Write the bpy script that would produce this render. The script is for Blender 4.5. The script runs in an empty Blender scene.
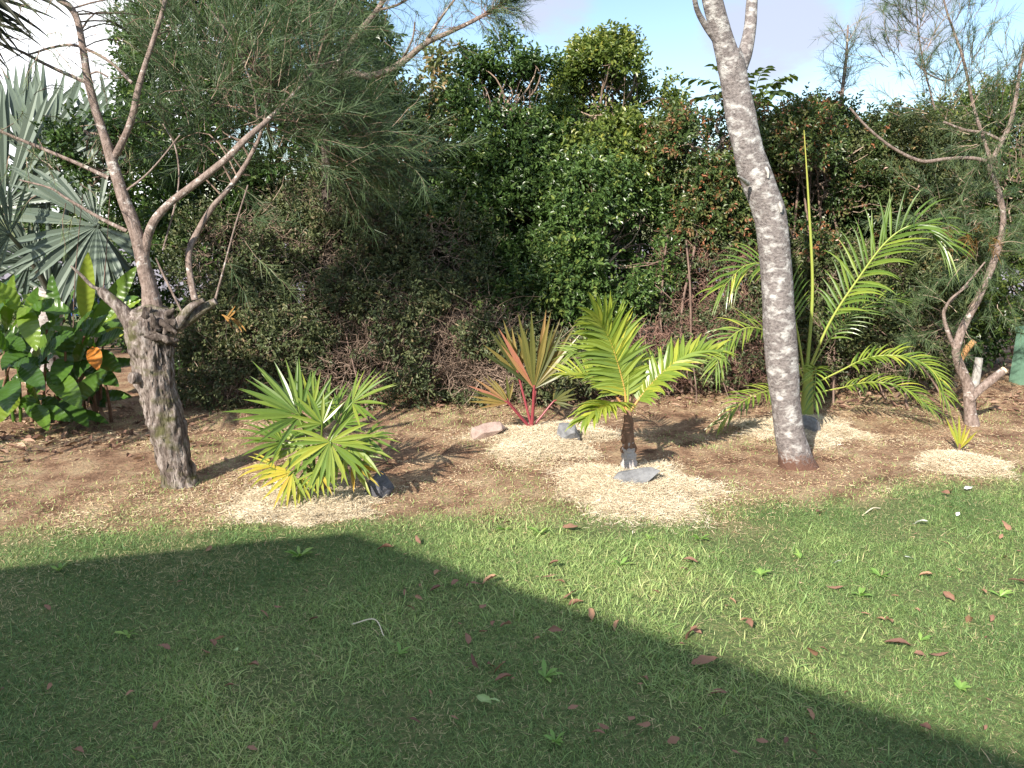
import bpy, math, random
import numpy as np
from mathutils import Vector, Matrix

random.seed(7)
RNG = np.random.default_rng(11)
SC = bpy.context.scene
COL = SC.collection
PI = math.pi
R_ = math.radians

# ------------------------------------------------------------------ camera
F = 852.0
HOR = 215.0
PITCH = math.atan((384 - HOR) / F)
CAMZ = 1.6
cam_d = bpy.data.cameras.new('camera')
cam = bpy.data.objects.new('camera', cam_d)
COL.objects.link(cam)
cam.location = (0, 0, CAMZ)
cam.rotation_euler = (PI / 2 - PITCH, 0, 0)
cam_d.sensor_width = 36
cam_d.lens = F / 1024 * 36
cam_d.clip_start = 0.05
cam_d.clip_end = 2000
SC.camera = cam
CP, SP = math.cos(PITCH), math.sin(PITCH)


def ray(px, py):
    u = (px - 512) / F
    v = (384 - py) / F
    return np.array([u, CP + v * SP, v * CP - SP])


def P(px, py, Y):
    r = ray(px, py)
    return np.array([0, 0, CAMZ]) + r * (Y / r[1])


def G(px, py, z=0.0):
    r = ray(px, py)
    return np.array([0, 0, CAMZ]) + r * ((z - CAMZ) / r[2])


# ------------------------------------------------------------------ world, sun, exposure
ELEV = R_(31)
HX, HY = 0.479, 0.878                     # horizontal travel direction of the light
sd = bpy.data.lights.new('sun', 'SUN')
sd.energy = 5.0
sd.angle = R_(0.53)
sd.color = (1.0, 0.93, 0.82)
sun = bpy.data.objects.new('sun', sd)
COL.objects.link(sun)
LD = Vector((HX * math.cos(ELEV), HY * math.cos(ELEV), -math.sin(ELEV)))
sun.rotation_euler = LD.to_track_quat('-Z', 'Y').to_euler()
sun.location = (-4, -8, 9)

w = bpy.data.worlds.new('World')
SC.world = w
w.use_nodes = True
nt = w.node_tree
for n in list(nt.nodes):
    nt.nodes.remove(n)
out = nt.nodes.new('ShaderNodeOutputWorld')
bg = nt.nodes.new('ShaderNodeBackground')
bg.inputs['Strength'].default_value = 0.1
sky = nt.nodes.new('ShaderNodeTexSky')
sky.sky_type = 'NISHITA'
sky.sun_disc = False
sky.sun_elevation = ELEV
sky.sun_rotation = math.atan2(-HX, -HY)
sky.air_density = 1.0
sky.dust_density = 0.3
sky.ozone_density = 2.0
tc = nt.nodes.new('ShaderNodeTexCoord')
mp = nt.nodes.new('ShaderNodeMapping')
mp.inputs['Scale'].default_value = (8, 8, 22)
nt.links.new(tc.outputs['Generated'], mp.inputs['Vector'])
nz = nt.nodes.new('ShaderNodeTexNoise')
nz.inputs['Scale'].default_value = 1.0
nz.inputs['Detail'].default_value = 7
nz.inputs['Roughness'].default_value = 0.58
nt.links.new(mp.outputs[0], nz.inputs['Vector'])


def wmath(op, a, b=None, c=None):
    n = nt.nodes.new('ShaderNodeMath')
    n.operation = op
    for i, x in enumerate((a, b, c)):
        if x is None:
            continue
        if isinstance(x, (int, float)):
            n.inputs[i].default_value = x
        else:
            nt.links.new(x, n.inputs[i])
    return n.outputs[0]


def wramp(v, lo, hi):
    n = nt.nodes.new('ShaderNodeMapRange')
    n.interpolation_type = 'SMOOTHSTEP'
    n.inputs['From Min'].default_value = lo
    n.inputs['From Max'].default_value = hi
    nt.links.new(v, n.inputs['Value'])
    return n.outputs[0]


def cloud_bank(px, py, wide):
    """soft mask of a cloud bank in a world direction"""
    d = ray(px, py)
    d /= np.linalg.norm(d)
    v = nt.nodes.new('ShaderNodeVectorMath')
    v.operation = 'DOT_PRODUCT'
    nt.links.new(tc.outputs['Generated'], v.inputs[0])
    v.inputs[1].default_value = d
    return wramp(v.outputs['Value'], math.cos(R_(wide)), 1.0)


def mixc(fac, a, b):
    n = nt.nodes.new('ShaderNodeMix')
    n.data_type = 'RGBA'
    nt.links.new(fac, n.inputs['Factor'])
    for s, x in ((n.inputs['A'], a), (n.inputs['B'], b)):
        if isinstance(x, tuple):
            s.default_value = x
        else:
            nt.links.new(x, s)
    return n.outputs['Result']


white_b = cloud_bank(70, 70, 11)
white = wramp(wmath('ADD', wmath('MULTIPLY', white_b, 0.75), wmath('MULTIPLY', nz.outputs['Fac'], 0.6)), 0.42, 0.72)
g1 = cloud_bank(770, 30, 7)
g2 = cloud_bank(560, 5, 4.5)
g3 = cloud_bank(905, 10, 5)
grey = wramp(wmath('ADD', wmath('MULTIPLY', wmath('MAXIMUM', g1, wmath('MAXIMUM', g2, g3)), 0.55), wmath('MULTIPLY', nz.outputs['Fac'], 0.8)), 0.72, 1.0)
sep = nt.nodes.new('ShaderNodeSeparateXYZ')
nt.links.new(tc.outputs['Generated'], sep.inputs[0])
high = wramp(sep.outputs['Z'], 0.28, 0.55)             # unseen broken cloud overhead, added to lift the fill light
nz2 = nt.nodes.new('ShaderNodeTexNoise')
nz2.inputs['Scale'].default_value = 3.0
nz2.inputs['Detail'].default_value = 6
nt.links.new(tc.outputs['Generated'], nz2.inputs['Vector'])
over = wmath('MULTIPLY', high, wramp(nz2.outputs['Fac'], 0.42, 0.60))
col = mixc(wmath('MULTIPLY', grey, 0.85), sky.outputs['Color'], (3.6, 3.8, 4.7, 1))
col = mixc(wmath('MULTIPLY', white, 0.95), col, (9.5, 9.6, 9.9, 1))
col = mixc(over, col, (7.4, 7.8, 8.6, 1))
nt.links.new(col, bg.inputs['Color'])
nt.links.new(bg.outputs[0], out.inputs['Surface'])

SC.view_settings.view_transform = 'Standard'
SC.view_settings.look = 'None'
SC.view_settings.gamma = 1
SC.view_settings.exposure = 1.02
SC.cycles.max_bounces = 6
SC.cycles.diffuse_bounces = 3
SC.cycles.glossy_bounces = 2
SC.cycles.transmission_bounces = 3
SC.cycles.use_denoising = True


# ------------------------------------------------------------------ helpers: numbers
def nrm(v):
    v = np.asarray(v, float)
    return v / np.maximum(np.linalg.norm(v, axis=-1, keepdims=True), 1e-9)


def vnoise(p, seed=0):
    """value noise 0..1 at points p (N,3)"""
    p = np.asarray(p, float)
    i = np.floor(p).astype(np.int64)
    f = p - i
    f = f * f * (3 - 2 * f)
    r = np.zeros(len(p))
    for dx in (0, 1):
        for dy in (0, 1):
            for dz in (0, 1):
                h = (i[:, 0] + dx) * 374761393 + (i[:, 1] + dy) * 668265263 + (i[:, 2] + dz) * 2147483647 + seed * 144269
                h = (h ^ (h >> 13)) * 1274126177
                h = (h ^ (h >> 16)) & 0xffff
                wgt = (f[:, 0] if dx else 1 - f[:, 0]) * (f[:, 1] if dy else 1 - f[:, 1]) * (f[:, 2] if dz else 1 - f[:, 2])
                r += wgt * h / 65535.0
    return r


def fbm(p, seed=0, o=3):
    r = np.zeros(len(p))
    a, s, q = .5, 0, np.asarray(p, float)
    for k in range(o):
        r += a * vnoise(q, seed + k)
        s += a
        a *= .5
        q = q * 2.03 + 7.1
    return r / s


def cr(pts, n=6):
    """Catmull-Rom resample of a list of rows (any width)"""
    p = np.asarray(pts, float)
    if len(p) < 3:
        t = np.linspace(0, 1, n * (len(p) - 1) + 1)[:, None]
        return p[0] + (p[-1] - p[0]) * t
    q = np.vstack([2 * p[0] - p[1], p, 2 * p[-1] - p[-2]])
    out_ = []
    for i in range(len(p) - 1):
        a, b, c, d = q[i:i + 4]
        for t in np.arange(n) / n:
            out_.append(.5 * ((2 * b) + (-a + c) * t + (2 * a - 5 * b + 4 * c - d) * t * t + (-a + 3 * b - 3 * c + d) * t ** 3))
    out_.append(p[-1])
    return np.array(out_)


# ------------------------------------------------------------------ helpers: meshes
OFF = {}


class Geo:
    def __init__(s):
        s.V = []; s.n = 0; s.L = []; s.T = []; s.M = []; s.A = []

    def add(s, V, Fc, mat=0, a=.5):
        V = np.asarray(V, float).reshape(-1, 3)
        if isinstance(Fc, np.ndarray):
            s.L.append((Fc + s.n).ravel()); s.T.append(np.full(len(Fc), Fc.shape[1])); m = len(Fc)
        else:
            for f in Fc:
                s.L.append(np.array(f) + s.n)
            s.T.append(np.array([len(f) for f in Fc])); m = len(Fc)
        s.M.append(np.full(m, mat))
        s.A.append(np.broadcast_to(np.asarray(a, float), (len(V),)))
        s.V.append(V); s.n += len(V)

    def build(s, name, mats, parent=None, smooth=False, loc=None):
        V = np.concatenate(s.V)
        off = np.zeros(3)
        if parent is not None:
            off = OFF[parent.name]
        elif loc is not None:
            off = np.asarray(loc, float)
        V = V - off
        L = np.concatenate(s.L).astype(np.int32); T = np.concatenate(s.T).astype(np.int32)
        me = bpy.data.meshes.new(name)
        me.vertices.add(len(V)); me.vertices.foreach_set('co', V.astype(np.float32).ravel())
        me.loops.add(len(L)); me.loops.foreach_set('vertex_index', L)
        me.polygons.add(len(T))
        st = np.concatenate([[0], np.cumsum(T)[:-1]]).astype(np.int32)
        me.polygons.foreach_set('loop_start', st)
        me.polygons.foreach_set('loop_total', T)
        me.polygons.foreach_set('material_index', np.concatenate(s.M).astype(np.int32))
        me.polygons.foreach_set('use_smooth', np.full(len(T), smooth))
        at = me.attributes.new('rnd', 'FLOAT', 'POINT')
        at.data.foreach_set('value', np.concatenate(s.A).astype(np.float32))
        me.update(calc_edges=True)
        for m in (mats if isinstance(mats, (list, tuple)) else [mats]):
            me.materials.append(m)
        o = bpy.data.objects.new(name, me)
        COL.objects.link(o)
        if parent is not None:
            o.parent = parent
        else:
            o.location = off
        OFF[o.name] = off
        return o


def thing(name, label, cat, loc, group=None):
    o = bpy.data.objects.new(name, None)
    o.empty_display_size = .1
    COL.objects.link(o)
    o.location = tuple(float(c) for c in loc)
    OFF[o.name] = np.array(o.location)
    return tag(o, label, cat, group)


def tag(o, label, cat, group=None, kind=None):
    if label: o['label'] = label
    if cat: o['category'] = cat
    if group: o['group'] = group
    if kind: o['kind'] = kind
    return o


def scatter(g, tv, tf, pos, X, Y, Z, sx, sy, sz, a, mat=0):
    """copies of a template (verts tv, faces tf ndarray) into one Geo"""
    N, k = len(pos), len(tv)
    sx, sy, sz = (np.broadcast_to(np.asarray(q, float), (N,)) for q in (sx, sy, sz))
    V = pos[:, None, :] + tv[None, :, 0, None] * (X * sx[:, None])[:, None, :] + tv[None, :, 1, None] * (Y * sy[:, None])[:, None, :] \
        + tv[None, :, 2, None] * (Z * sz[:, None])[:, None, :]
    Fc = (tf[None] + (np.arange(N) * k)[:, None, None]).reshape(-1, tf.shape[1])
    g.add(V.reshape(-1, 3), Fc, mat, np.repeat(np.broadcast_to(np.asarray(a, float), (N,)), k))


def frame(D, U):
    D = nrm(D)
    X = nrm(np.cross(D, U))
    return X, D, np.cross(X, D)


LEAF_V = np.array([(0, 0, 0), (.42, .28, .16), (.40, .66, .15), (0, 1, -.10), (-.40, .66, .15), (-.42, .28, .16)], float)
LEAF_F = np.array([(0, 1, 2, 3), (0, 3, 4, 5)])
NEED_V = np.array([(-.5, 0, 0), (.5, 0, 0), (.22, 1, -.06), (-.22, 1, -.06)], float)
NEED_F = np.array([(0, 1, 2, 3)])
BLADE_V = np.array([(-.5, 0, 0), (.5, 0, 0), (-.38, .55, .0), (.38, .55, .0), (-.08, 1, -.22), (.08, 1, -.22)], float)
BLADE_F = np.array([(0, 1, 3, 2), (2, 3, 5, 4)])


def tube(g, pts, rad, sides=8, a=.5, mat=0, rough=0., seed=0, freq=6., cap=True, ridge=0.):
    p = np.asarray(pts, float)
    n = len(p)
    rad = np.broadcast_to(np.asarray(rad, float), (n,))
    t = nrm(np.gradient(p, axis=0))
    up = np.array([1., 0, 0]) if abs(t[0][2]) > .7 else np.array([0, 0, 1.])
    x = nrm(np.cross(up, t[0]))
    rings = []
    for i in range(n):
        x = nrm(x - t[i] * np.dot(x, t[i]))
        y = np.cross(t[i], x)
        th = np.arange(sides) * 2 * PI / sides
        rings.append(np.cos(th)[:, None] * x + np.sin(th)[:, None] * y)
    D = np.array(rings)
    rr = np.repeat(rad[:, None], sides, 1)
    if rough:
        q = (p[:, None, :] + D * rad[:, None, None]).reshape(-1, 3)
        q2 = q * freq * np.array([1, 1, .45])
        rr = rr * (1 + rough * (2 * fbm(q2, seed) - 1)).reshape(n, sides)
        if ridge:
            q3 = q * 38 * np.array([1, 1, .22])
            rr = rr * (1 + ridge * (np.abs(2 * fbm(q3, seed + 9, 3) - 1) * 3 - .6)).reshape(n, sides)
    V = p[:, None, :] + D * rr[..., None]
    i = np.arange(n - 1)[:, None] * sides
    j = np.arange(sides)[None]
    k = (j + 1) % sides
    Fc = np.stack([i + j, i + k, i + k + sides, i + j + sides], -1).reshape(-1, 4)
    g.add(V.reshape(-1, 3), Fc, mat, a)
    if cap:
        g.add(V[-1], [list(range(sides))], mat, float(np.ravel(a)[-1]))


def tubes(g, Pm, Rm, sides=3, a=.5, mat=0):
    """many thin tubes at once, Pm (N,m,3), Rm (N,m)"""
    N, m, _ = Pm.shape
    t = nrm(np.gradient(Pm, axis=1))
    x = nrm(np.cross(t, np.array([.31, .52, .79])))
    y = np.cross(t, x)
    th = np.arange(sides) * 2 * PI / sides
    V = Pm[:, :, None, :] + (np.cos(th)[None, None, :, None] * x[:, :, None, :] + np.sin(th)[None, None, :, None] * y[:, :, None, :]) * Rm[:, :, None, None]
    b = (np.arange(N) * m * sides)[:, None, None]
    i = (np.arange(m - 1) * sides)[None, :, None]
    j = np.arange(sides)[None, None]
    k = (j + 1) % sides
    Fc = np.stack([b + i + j, b + i + k, b + i + k + sides, b + i + j + sides], -1).reshape(-1, 4)
    g.add(V.reshape(-1, 3), Fc, mat, np.repeat(np.broadcast_to(np.asarray(a, float), (N,)), m * sides))


def strips(g, P0, D, U, L, W, droop, n=5, fold=.35, a=.5, mat=0, peak=.35, tipw=.03, basew=.25, sweep=None, blunt=False):
    """long leaflets with a V fold: bases P0, directions D, leaf normals U"""
    N = len(P0)
    L, W, droop = (np.broadcast_to(np.asarray(q, float), (N,)) for q in (L, W, droop))
    p = np.array(P0, float)
    d = nrm(D)
    U = np.broadcast_to(np.asarray(U, float), (N, 3))
    rows = []
    for i in range(n + 1):
        t = i / n
        wv = basew + (1 - basew) * t / peak if t < peak else 1 - (1 - tipw) * ((t - peak) / (1 - peak)) ** 1.25
        if blunt:
            wv = max(.03, math.sin(PI * min(t, .985) ** .85) ** .62)
        s = nrm(np.cross(d, U))
        nn = np.cross(s, d)
        hw = (W * wv * .5)[:, None]
        rows.append(np.stack([p - s * hw + nn * hw * fold, p, p + s * hw + nn * hw * fold], 1))
        if i < n:
            p = p + d * (L / n)[:, None]
            d = d + np.array([0, 0, -1.]) * (droop / n)[:, None] * (0.4 + 1.2 * t)
            if sweep is not None:
                d = d + sweep / n
            d = nrm(d)
    V = np.stack(rows, 1)                       # N, n+1, 3, 3
    b = (np.arange(N) * (n + 1) * 3)[:, None]
    i = (np.arange(n) * 3)[None]
    q1 = np.stack([b + i, b + i + 1, b + i + 4, b + i + 3], -1).reshape(-1, 4)
    q2 = np.stack([b + i + 1, b + i + 2, b + i + 5, b + i + 4], -1).reshape(-1, 4)
    aa = np.repeat(np.broadcast_to(np.asarray(a, float), (N,)), (n + 1) * 3)
    g.add(V.reshape(-1, 3), np.concatenate([q1, q2]), mat, aa)


def rot_about(v, ax, ang):
    ax = nrm(ax)
    c, s = np.cos(ang)[:, None], np.sin(ang)[:, None]
    v = np.broadcast_to(v, (len(ang), 3))
    ax = np.broadcast_to(ax, (len(ang), 3))
    return v * c + np.cross(ax, v) * s + ax * (np.sum(ax * v, -1, keepdims=True)) * (1 - c)


# ------------------------------------------------------------------ materials
def new_mat(name):
    m = bpy.data.materials.new(name)
    m.use_nodes = True
    n = m.node_tree.nodes
    return m, n, m.node_tree.links, n['Principled BSDF'], n['Material Output']


def ramp(n, stops):
    r = n.new('ShaderNodeValToRGB')
    e = r.color_ramp.elements
    while len(e) < len(stops):
        e.new(.5)
    for el, (p, c) in zip(e, stops):
        el.position = p
        el.color = (*c, 1)
    return r


def leaf_mat(name, stops, rough=.45, transl=.25, spec=.4, tint=(1.25, 1.35, .55), fine=0.):
    m, n, l, b, o = new_mat(name)
    at = n.new('ShaderNodeAttribute')
    at.attribute_name = 'rnd'
    rp = ramp(n, stops)
    l.new(at.outputs['Fac'], rp.inputs['Fac'])
    colr = rp.outputs['Color']
    if fine:
        tx = n.new('ShaderNodeTexCoord')
        no = n.new('ShaderNodeTexNoise')
        no.inputs['Scale'].default_value = fine
        no.inputs['Detail'].default_value = 3
        l.new(tx.outputs['Object'], no.inputs['Vector'])
        hs = n.new('ShaderNodeHueSaturation')
        mr = n.new('ShaderNodeMapRange')
        mr.inputs['To Min'].default_value = .6
        mr.inputs['To Max'].default_value = 1.4
        l.new(no.outputs['Fac'], mr.inputs['Value'])
        l.new(mr.outputs[0], hs.inputs['Value'])
        l.new(colr, hs.inputs['Color'])
        colr = hs.outputs['Color']
    l.new(colr, b.inputs['Base Color'])
    b.inputs['Roughness'].default_value = rough
    b.inputs['Specular IOR Level'].default_value = spec
    if transl:
        tr = n.new('ShaderNodeBsdfTranslucent')
        mu = n.new('ShaderNodeMix')
        mu.data_type = 'RGBA'
        mu.blend_type = 'MULTIPLY'
        mu.inputs['Factor'].default_value = 1
        l.new(colr, mu.inputs['A'])
        mu.inputs['B'].default_value = (*tint, 1)
        l.new(mu.outputs['Result'], tr.inputs['Color'])
        mx = n.new('ShaderNodeMixShader')
        mx.inputs['Fac'].default_value = transl
        l.new(b.outputs[0], mx.inputs[1])
        l.new(tr.outputs[0], mx.inputs[2])
        l.new(mx.outputs[0], o.inputs['Surface'])
    return m


def bark_mat(name, stops, scale=14., stretch=(1, 1, .35), bump=.5, rough=.9, patch=None, patch_scale=9., patch_lo=.56, patch_hi=.64, foot=None):
    m, n, l, b, o = new_mat(name)
    tx = n.new('ShaderNodeTexCoord')
    mp_ = n.new('ShaderNodeMapping')
    mp_.inputs['Scale'].default_value = stretch
    l.new(tx.outputs['Object'], mp_.inputs['Vector'])
    no = n.new('ShaderNodeTexNoise')
    no.inputs['Scale'].default_value = scale
    no.inputs['Detail'].default_value = 8
    no.inputs['Roughness'].default_value = .68
    l.new(mp_.outputs[0], no.inputs['Vector'])
    rp = ramp(n, stops)
    l.new(no.outputs['Fac'], rp.inputs['Fac'])
    colr = rp.outputs['Color']
    if patch:
        n2 = n.new('ShaderNodeTexNoise')
        n2.inputs['Scale'].default_value = patch_scale
        n2.inputs['Detail'].default_value = 5
        n2.inputs['Roughness'].default_value = .6
        mp2 = n.new('ShaderNodeMapping')
        mp2.inputs['Scale'].default_value = (1, 1, 1.6)
        mp2.inputs['Location'].default_value = (3.1, 1.7, .4)
        l.new(tx.outputs['Object'], mp2.inputs['Vector'])
        l.new(mp2.outputs[0], n2.inputs['Vector'])
        mr = n.new('ShaderNodeMapRange')
        mr.inputs['From Min'].default_value = patch_lo
        mr.inputs['From Max'].default_value = patch_hi
        l.new(n2.outputs['Fac'], mr.inputs['Value'])
        mx = n.new('ShaderNodeMix')
        mx.data_type = 'RGBA'
        l.new(mr.outputs[0], mx.inputs['Factor'])
        l.new(colr, mx.inputs['A'])
        mx.inputs['B'].default_value = (*patch, 1)
        colr = mx.outputs['Result']
    if foot:                                          # soil stained reddish foot of the trunk
        sx_ = n.new('ShaderNodeSeparateXYZ')
        l.new(tx.outputs['Object'], sx_.inputs[0])
        ma = n.new('ShaderNodeMath'); ma.operation = 'MULTIPLY_ADD'
        l.new(no.outputs['Fac'], ma.inputs[0]); ma.inputs[1].default_value = -.34; l.new(sx_.outputs['Z'], ma.inputs[2])
        mr2 = n.new('ShaderNodeMapRange')
        mr2.inputs['From Min'].default_value = -.05; mr2.inputs['From Max'].default_value = -.13
        l.new(ma.outputs[0], mr2.inputs['Value'])
        mx2 = n.new('ShaderNodeMix'); mx2.data_type = 'RGBA'
        l.new(mr2.outputs[0], mx2.inputs['Factor']); l.new(colr, mx2.inputs['A']); mx2.inputs['B'].default_value = (*foot, 1)
        colr = mx2.outputs['Result']
    l.new(colr, b.inputs['Base Color'])
    b.inputs['Roughness'].default_value = rough
    b.inputs['Specular IOR Level'].default_value = .2
    bp = n.new('ShaderNodeBump')
    bp.inputs['Strength'].default_value = bump
    bp.inputs['Distance'].default_value = .02
    l.new(no.outputs['Fac'], bp.inputs['Height'])
    l.new(bp.outputs[0], b.inputs['Normal'])
    return m


M = {}
M['hedge_dark'] = leaf_mat('glossy_dark_leaf', [(0, (.03, .06, .02)), (.5, (.065, .12, .032)), (.85, (.11, .175, .048)), (1, (.22, .27, .07))], .32, .22, .5)
M['hedge_mid'] = leaf_mat('mid_green_leaf', [(0, (.045, .075, .02)), (.5, (.105, .155, .034)), (.85, (.19, .225, .05)), (1, (.32, .32, .07))], .36, .25, .5)
M['hedge_red'] = leaf_mat('lilly_pilly_leaf', [(0, (.035, .06, .022)), (.55, (.075, .12, .036)), (.8, (.125, .155, .05)), (.9, (.24, .13, .065)), (1, (.36, .14, .075))], .36, .22, .5)
M['hedge_olive'] = leaf_mat('olive_leaf', [(0, (.045, .06, .025)), (.5, (.10, .125, .045)), (.85, (.165, .18, .075)), (1, (.28, .19, .09))], .45, .2, .4)
M['hedge_dull'] = leaf_mat('dull_small_leaf', [(0, (.04, .058, .026)), (.5, (.095, .12, .052)), (.8, (.165, .175, .08)), (1, (.28, .21, .125))], .5, .18, .4)
M['needle'] = leaf_mat('feathery_leaf', [(0, (.045, .08, .034)), (.5, (.095, .145, .062)), (.85, (.18, .225, .10)), (1, (.30, .31, .13))], .5, .2, .4)
M['needle_dry'] = leaf_mat('dry_orange_leaf', [(0, (.17, .08, .025)), (1, (.36, .20, .06))], .7, .2, .2)
M['fan_green'] = leaf_mat('fan_palm_leaf', [(0, (.05, .11, .02)), (.45, (.13, .205, .036)), (.7, (.25, .30, .05)), (.85, (.38, .36, .05)), (1, (.52, .32, .05))], .3, .3, .55)
M['red_palm'] = leaf_mat('bronze_palm_leaf', [(0, (.05, .065, .02)), (.4, (.12, .125, .035)), (.7, (.27, .20, .06)), (1, (.42, .14, .12))], .32, .3, .5, (1.3, 1.0, .5))
M['red_stalk'] = leaf_mat('red_stalk_skin', [(0, (.15, .025, .03)), (1, (.27, .05, .06))], .35, 0, .5)
M['bottle'] = leaf_mat('young_palm_leaf', [(0, (.09, .15, .03)), (.5, (.20, .28, .045)), (.8, (.40, .42, .06)), (1, (.60, .48, .07))], .33, .33, .5)
M['orange_stalk'] = leaf_mat('orange_stalk_skin', [(0, (.36, .33, .06)), (.6, (.42, .24, .07)), (1, (.30, .12, .06))], .4, 0, .5)
M['areca'] = leaf_mat('arching_palm_leaf', [(0, (.05, .10, .02)), (.5, (.12, .20, .035)), (.85, (.26, .33, .05)), (1, (.42, .42, .07))], .3, .3, .55)
M['areca_stalk'] = leaf_mat('yellow_green_stalk', [(0, (.19, .26, .05)), (.6, (.30, .33, .07)), (1, (.46, .40, .10))], .35, 0, .5)
M['silver'] = leaf_mat('silver_palm_leaf', [(0, (.06, .085, .062)), (.5, (.12, .155, .12)), (1, (.23, .27, .21))], .42, .12, .45, (1, 1.1, .8))  # silver leaf colour, lowered to stand in for backlight and shade
M['backlit_frond'] = leaf_mat('backlit_withered_frond', [(0, (.012, .014, .008)), (1, (.04, .04, .022))], .6, .05, .2)  # dry frond colour, darkened to read as a backlit silhouette
M['canna'] = leaf_mat('broad_leaf', [(0, (.028, .065, .015)), (.5, (.075, .155, .024)), (.8, (.17, .25, .033)), (.93, (.28, .34, .045)), (1, (.42, .37, .06))], .3, .34, .55, fine=9.)
M['orange_leaf'] = leaf_mat('orange_dying_leaf', [(0, (.5, .17, .03)), (1, (.62, .25, .04))], .5, .35, .3, (1.2, .9, .5))
M['dry_leaf'] = leaf_mat('dry_brown_leaf', [(0, (.10, .052, .043)), (.5, (.23, .125, .09)), (.85, (.35, .20, .125)), (1, (.46, .31, .20))], .7, .15, .25, (1.2, .9, .6), fine=60.)
M['pale_leaf'] = leaf_mat('pale_petal', [(0, (.62, .64, .58)), (1, (.8, .8, .74))], .6, .2, .3, (1, 1, .9))
M['green_leaf'] = leaf_mat('fallen_green_leaf', [(0, (.2, .3, .12)), (.6, (.35, .46, .2)), (1, (.5, .55, .1))], .5, .2, .4)
M['grass'] = leaf_mat('grass_blade', [(0, (.085, .16, .05)), (.4, (.225, .335, .11)), (.72, (.40, .50, .18)), (.86, (.48, .44, .22)), (1, (.50, .38, .24))], .5, .25, .35, (1.2, 1.3, .6))
M['clip'] = leaf_mat('dry_clipping', [(0, (.12, .06, .04)), (.4, (.36, .22, .135)), (.75, (.56, .41, .255)), (1, (.72, .60, .40))], .85, 0, .15)
M['litter'] = leaf_mat('litter_leaf', [(0, (.10, .055, .04)), (.6, (.24, .14, .10)), (1, (.42, .28, .2))], .8, .1, .2)
M['straw'] = leaf_mat('straw_mulch', [(0, (.27, .19, .12)), (.25, (.52, .415, .28)), (.7, (.67, .57, .41)), (1, (.76, .68, .53))], .8, 0, .2)
M['twig'] = leaf_mat('dry_twig', [(0, (.10, .07, .055)), (.5, (.22, .155, .12)), (1, (.40, .30, .23))], .85, 0, .2)
M['twig_red'] = leaf_mat('reddish_twig', [(0, (.14, .08, .065)), (1, (.3, .18, .14))], .85, 0, .2)
M['bark_pale'] = bark_mat('pale_smooth_bark', [(.28, (.055, .045, .043)), (.42, (.15, .13, .126)), (.58, (.24, .21, .20)), (.8, (.34, .305, .295))], 48, (1, 1, 1.3), .8,
                          patch=(.50, .48, .46), patch_scale=13, patch_lo=.50, patch_hi=.66, foot=(.13, .07, .05))
M['bark_rough'] = bark_mat('rough_furrowed_bark', [(.34, (.035, .026, .022)), (.47, (.14, .11, .095)), (.58, (.30, .255, .23)), (.75, (.48, .43, .40))], 34, (1, 1, .28), 1.0,
                           patch=(.10, .095, .045), patch_scale=9, patch_lo=.50, patch_hi=.66)
M['bark_limb'] = bark_mat('smooth_limb_bark', [(.3, (.085, .06, .05)), (.48, (.22, .165, .14)), (.75, (.40, .32, .285))], 42, (1, 1, .6), .9,
                          patch=(.55, .5, .46), patch_scale=14, patch_lo=.6, patch_hi=.68)
M['bark_dark'] = bark_mat('dark_knotty_bark', [(.34, (.02, .015, .012)), (.5, (.08, .062, .052)), (.65, (.20, .165, .145)), (.8, (.36, .32, .29))], 30, (1, 1, .5), 1.0)
M['collar'] = bark_mat('reddish_root_bark', [(.3, (.07, .04, .03)), (.5, (.17, .10, .075)), (.75, (.29, .19, .15))], 40, (1, 1, .4), 1.0)
M['weed'] = leaf_mat('weed_leaf', [(0, (.10, .22, .05)), (.6, (.20, .34, .08)), (1, (.36, .46, .12))], .4, .3, .4)
M['cut_wood'] = bark_mat('cut_wood', [(.3, (.5, .4, .27)), (.7, (.72, .6, .42))], 30, (1, 1, 1), .1)
M['white_stub'] = bark_mat('weathered_white_wood', [(.3, (.16, .145, .13)), (.55, (.38, .36, .33)), (.8, (.56, .54, .51))], 35, (1, 1, .5), .5)
M['orange_stub'] = bark_mat('dead_orange_wood', [(.3, (.28, .14, .06)), (.7, (.5, .29, .13))], 25, (1, 1, .4), .5)
M['stem_grey'] = bark_mat('hedge_stem_bark', [(.3, (.09, .06, .05)), (.6, (.22, .15, .12)), (.8, (.33, .24, .19))], 22, (1, 1, .4), .5)
M['palm_trunk'] = bark_mat('ringed_palm_trunk', [(.3, (.22, .18, .165)), (.42, (.48, .43, .41)), (.75, (.68, .63, .60))], 26, (1, 1, 2.6), .9)
M['fiber'] = bark_mat('brown_leaf_base', [(.3, (.10, .055, .035)), (.6, (.26, .15, .10)), (.8, (.4, .27, .2))], 30, (1, 1, .3), .6)
M['rock_grey'] = bark_mat('blue_grey_stone', [(.3, (.10, .10, .105)), (.5, (.19, .19, .195)), (.75, (.28, .28, .285))], 20, (1, 1, 1), .5, .85)
M['rock_pink'] = bark_mat('pinkish_stone', [(.3, (.20, .14, .12)), (.5, (.34, .25, .215)), (.75, (.46, .36, .31))], 18, (1, 1, 1), .5, .85)
M['rock_dark'] = bark_mat('dark_slate_stone', [(.3, (.05, .052, .06)), (.55, (.11, .11, .125)), (.75, (.19, .19, .21))], 18, (1, 1, 2.5), .6, .6)

# ------------------------------------------------------------------ ground
EDGE = np.array([G(px, py)[:2] for px, py in [(-160, 545), (0, 535), (70, 528), (150, 528), (250, 528), (350, 528), (430, 521), (560, 516), (700, 516), (790, 508), (880, 497), (960, 482), (1040, 466), (1200, 450)]])


def edge_y(x):
    return np.interp(x, EDGE[:, 0], EDGE[:, 1])


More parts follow.
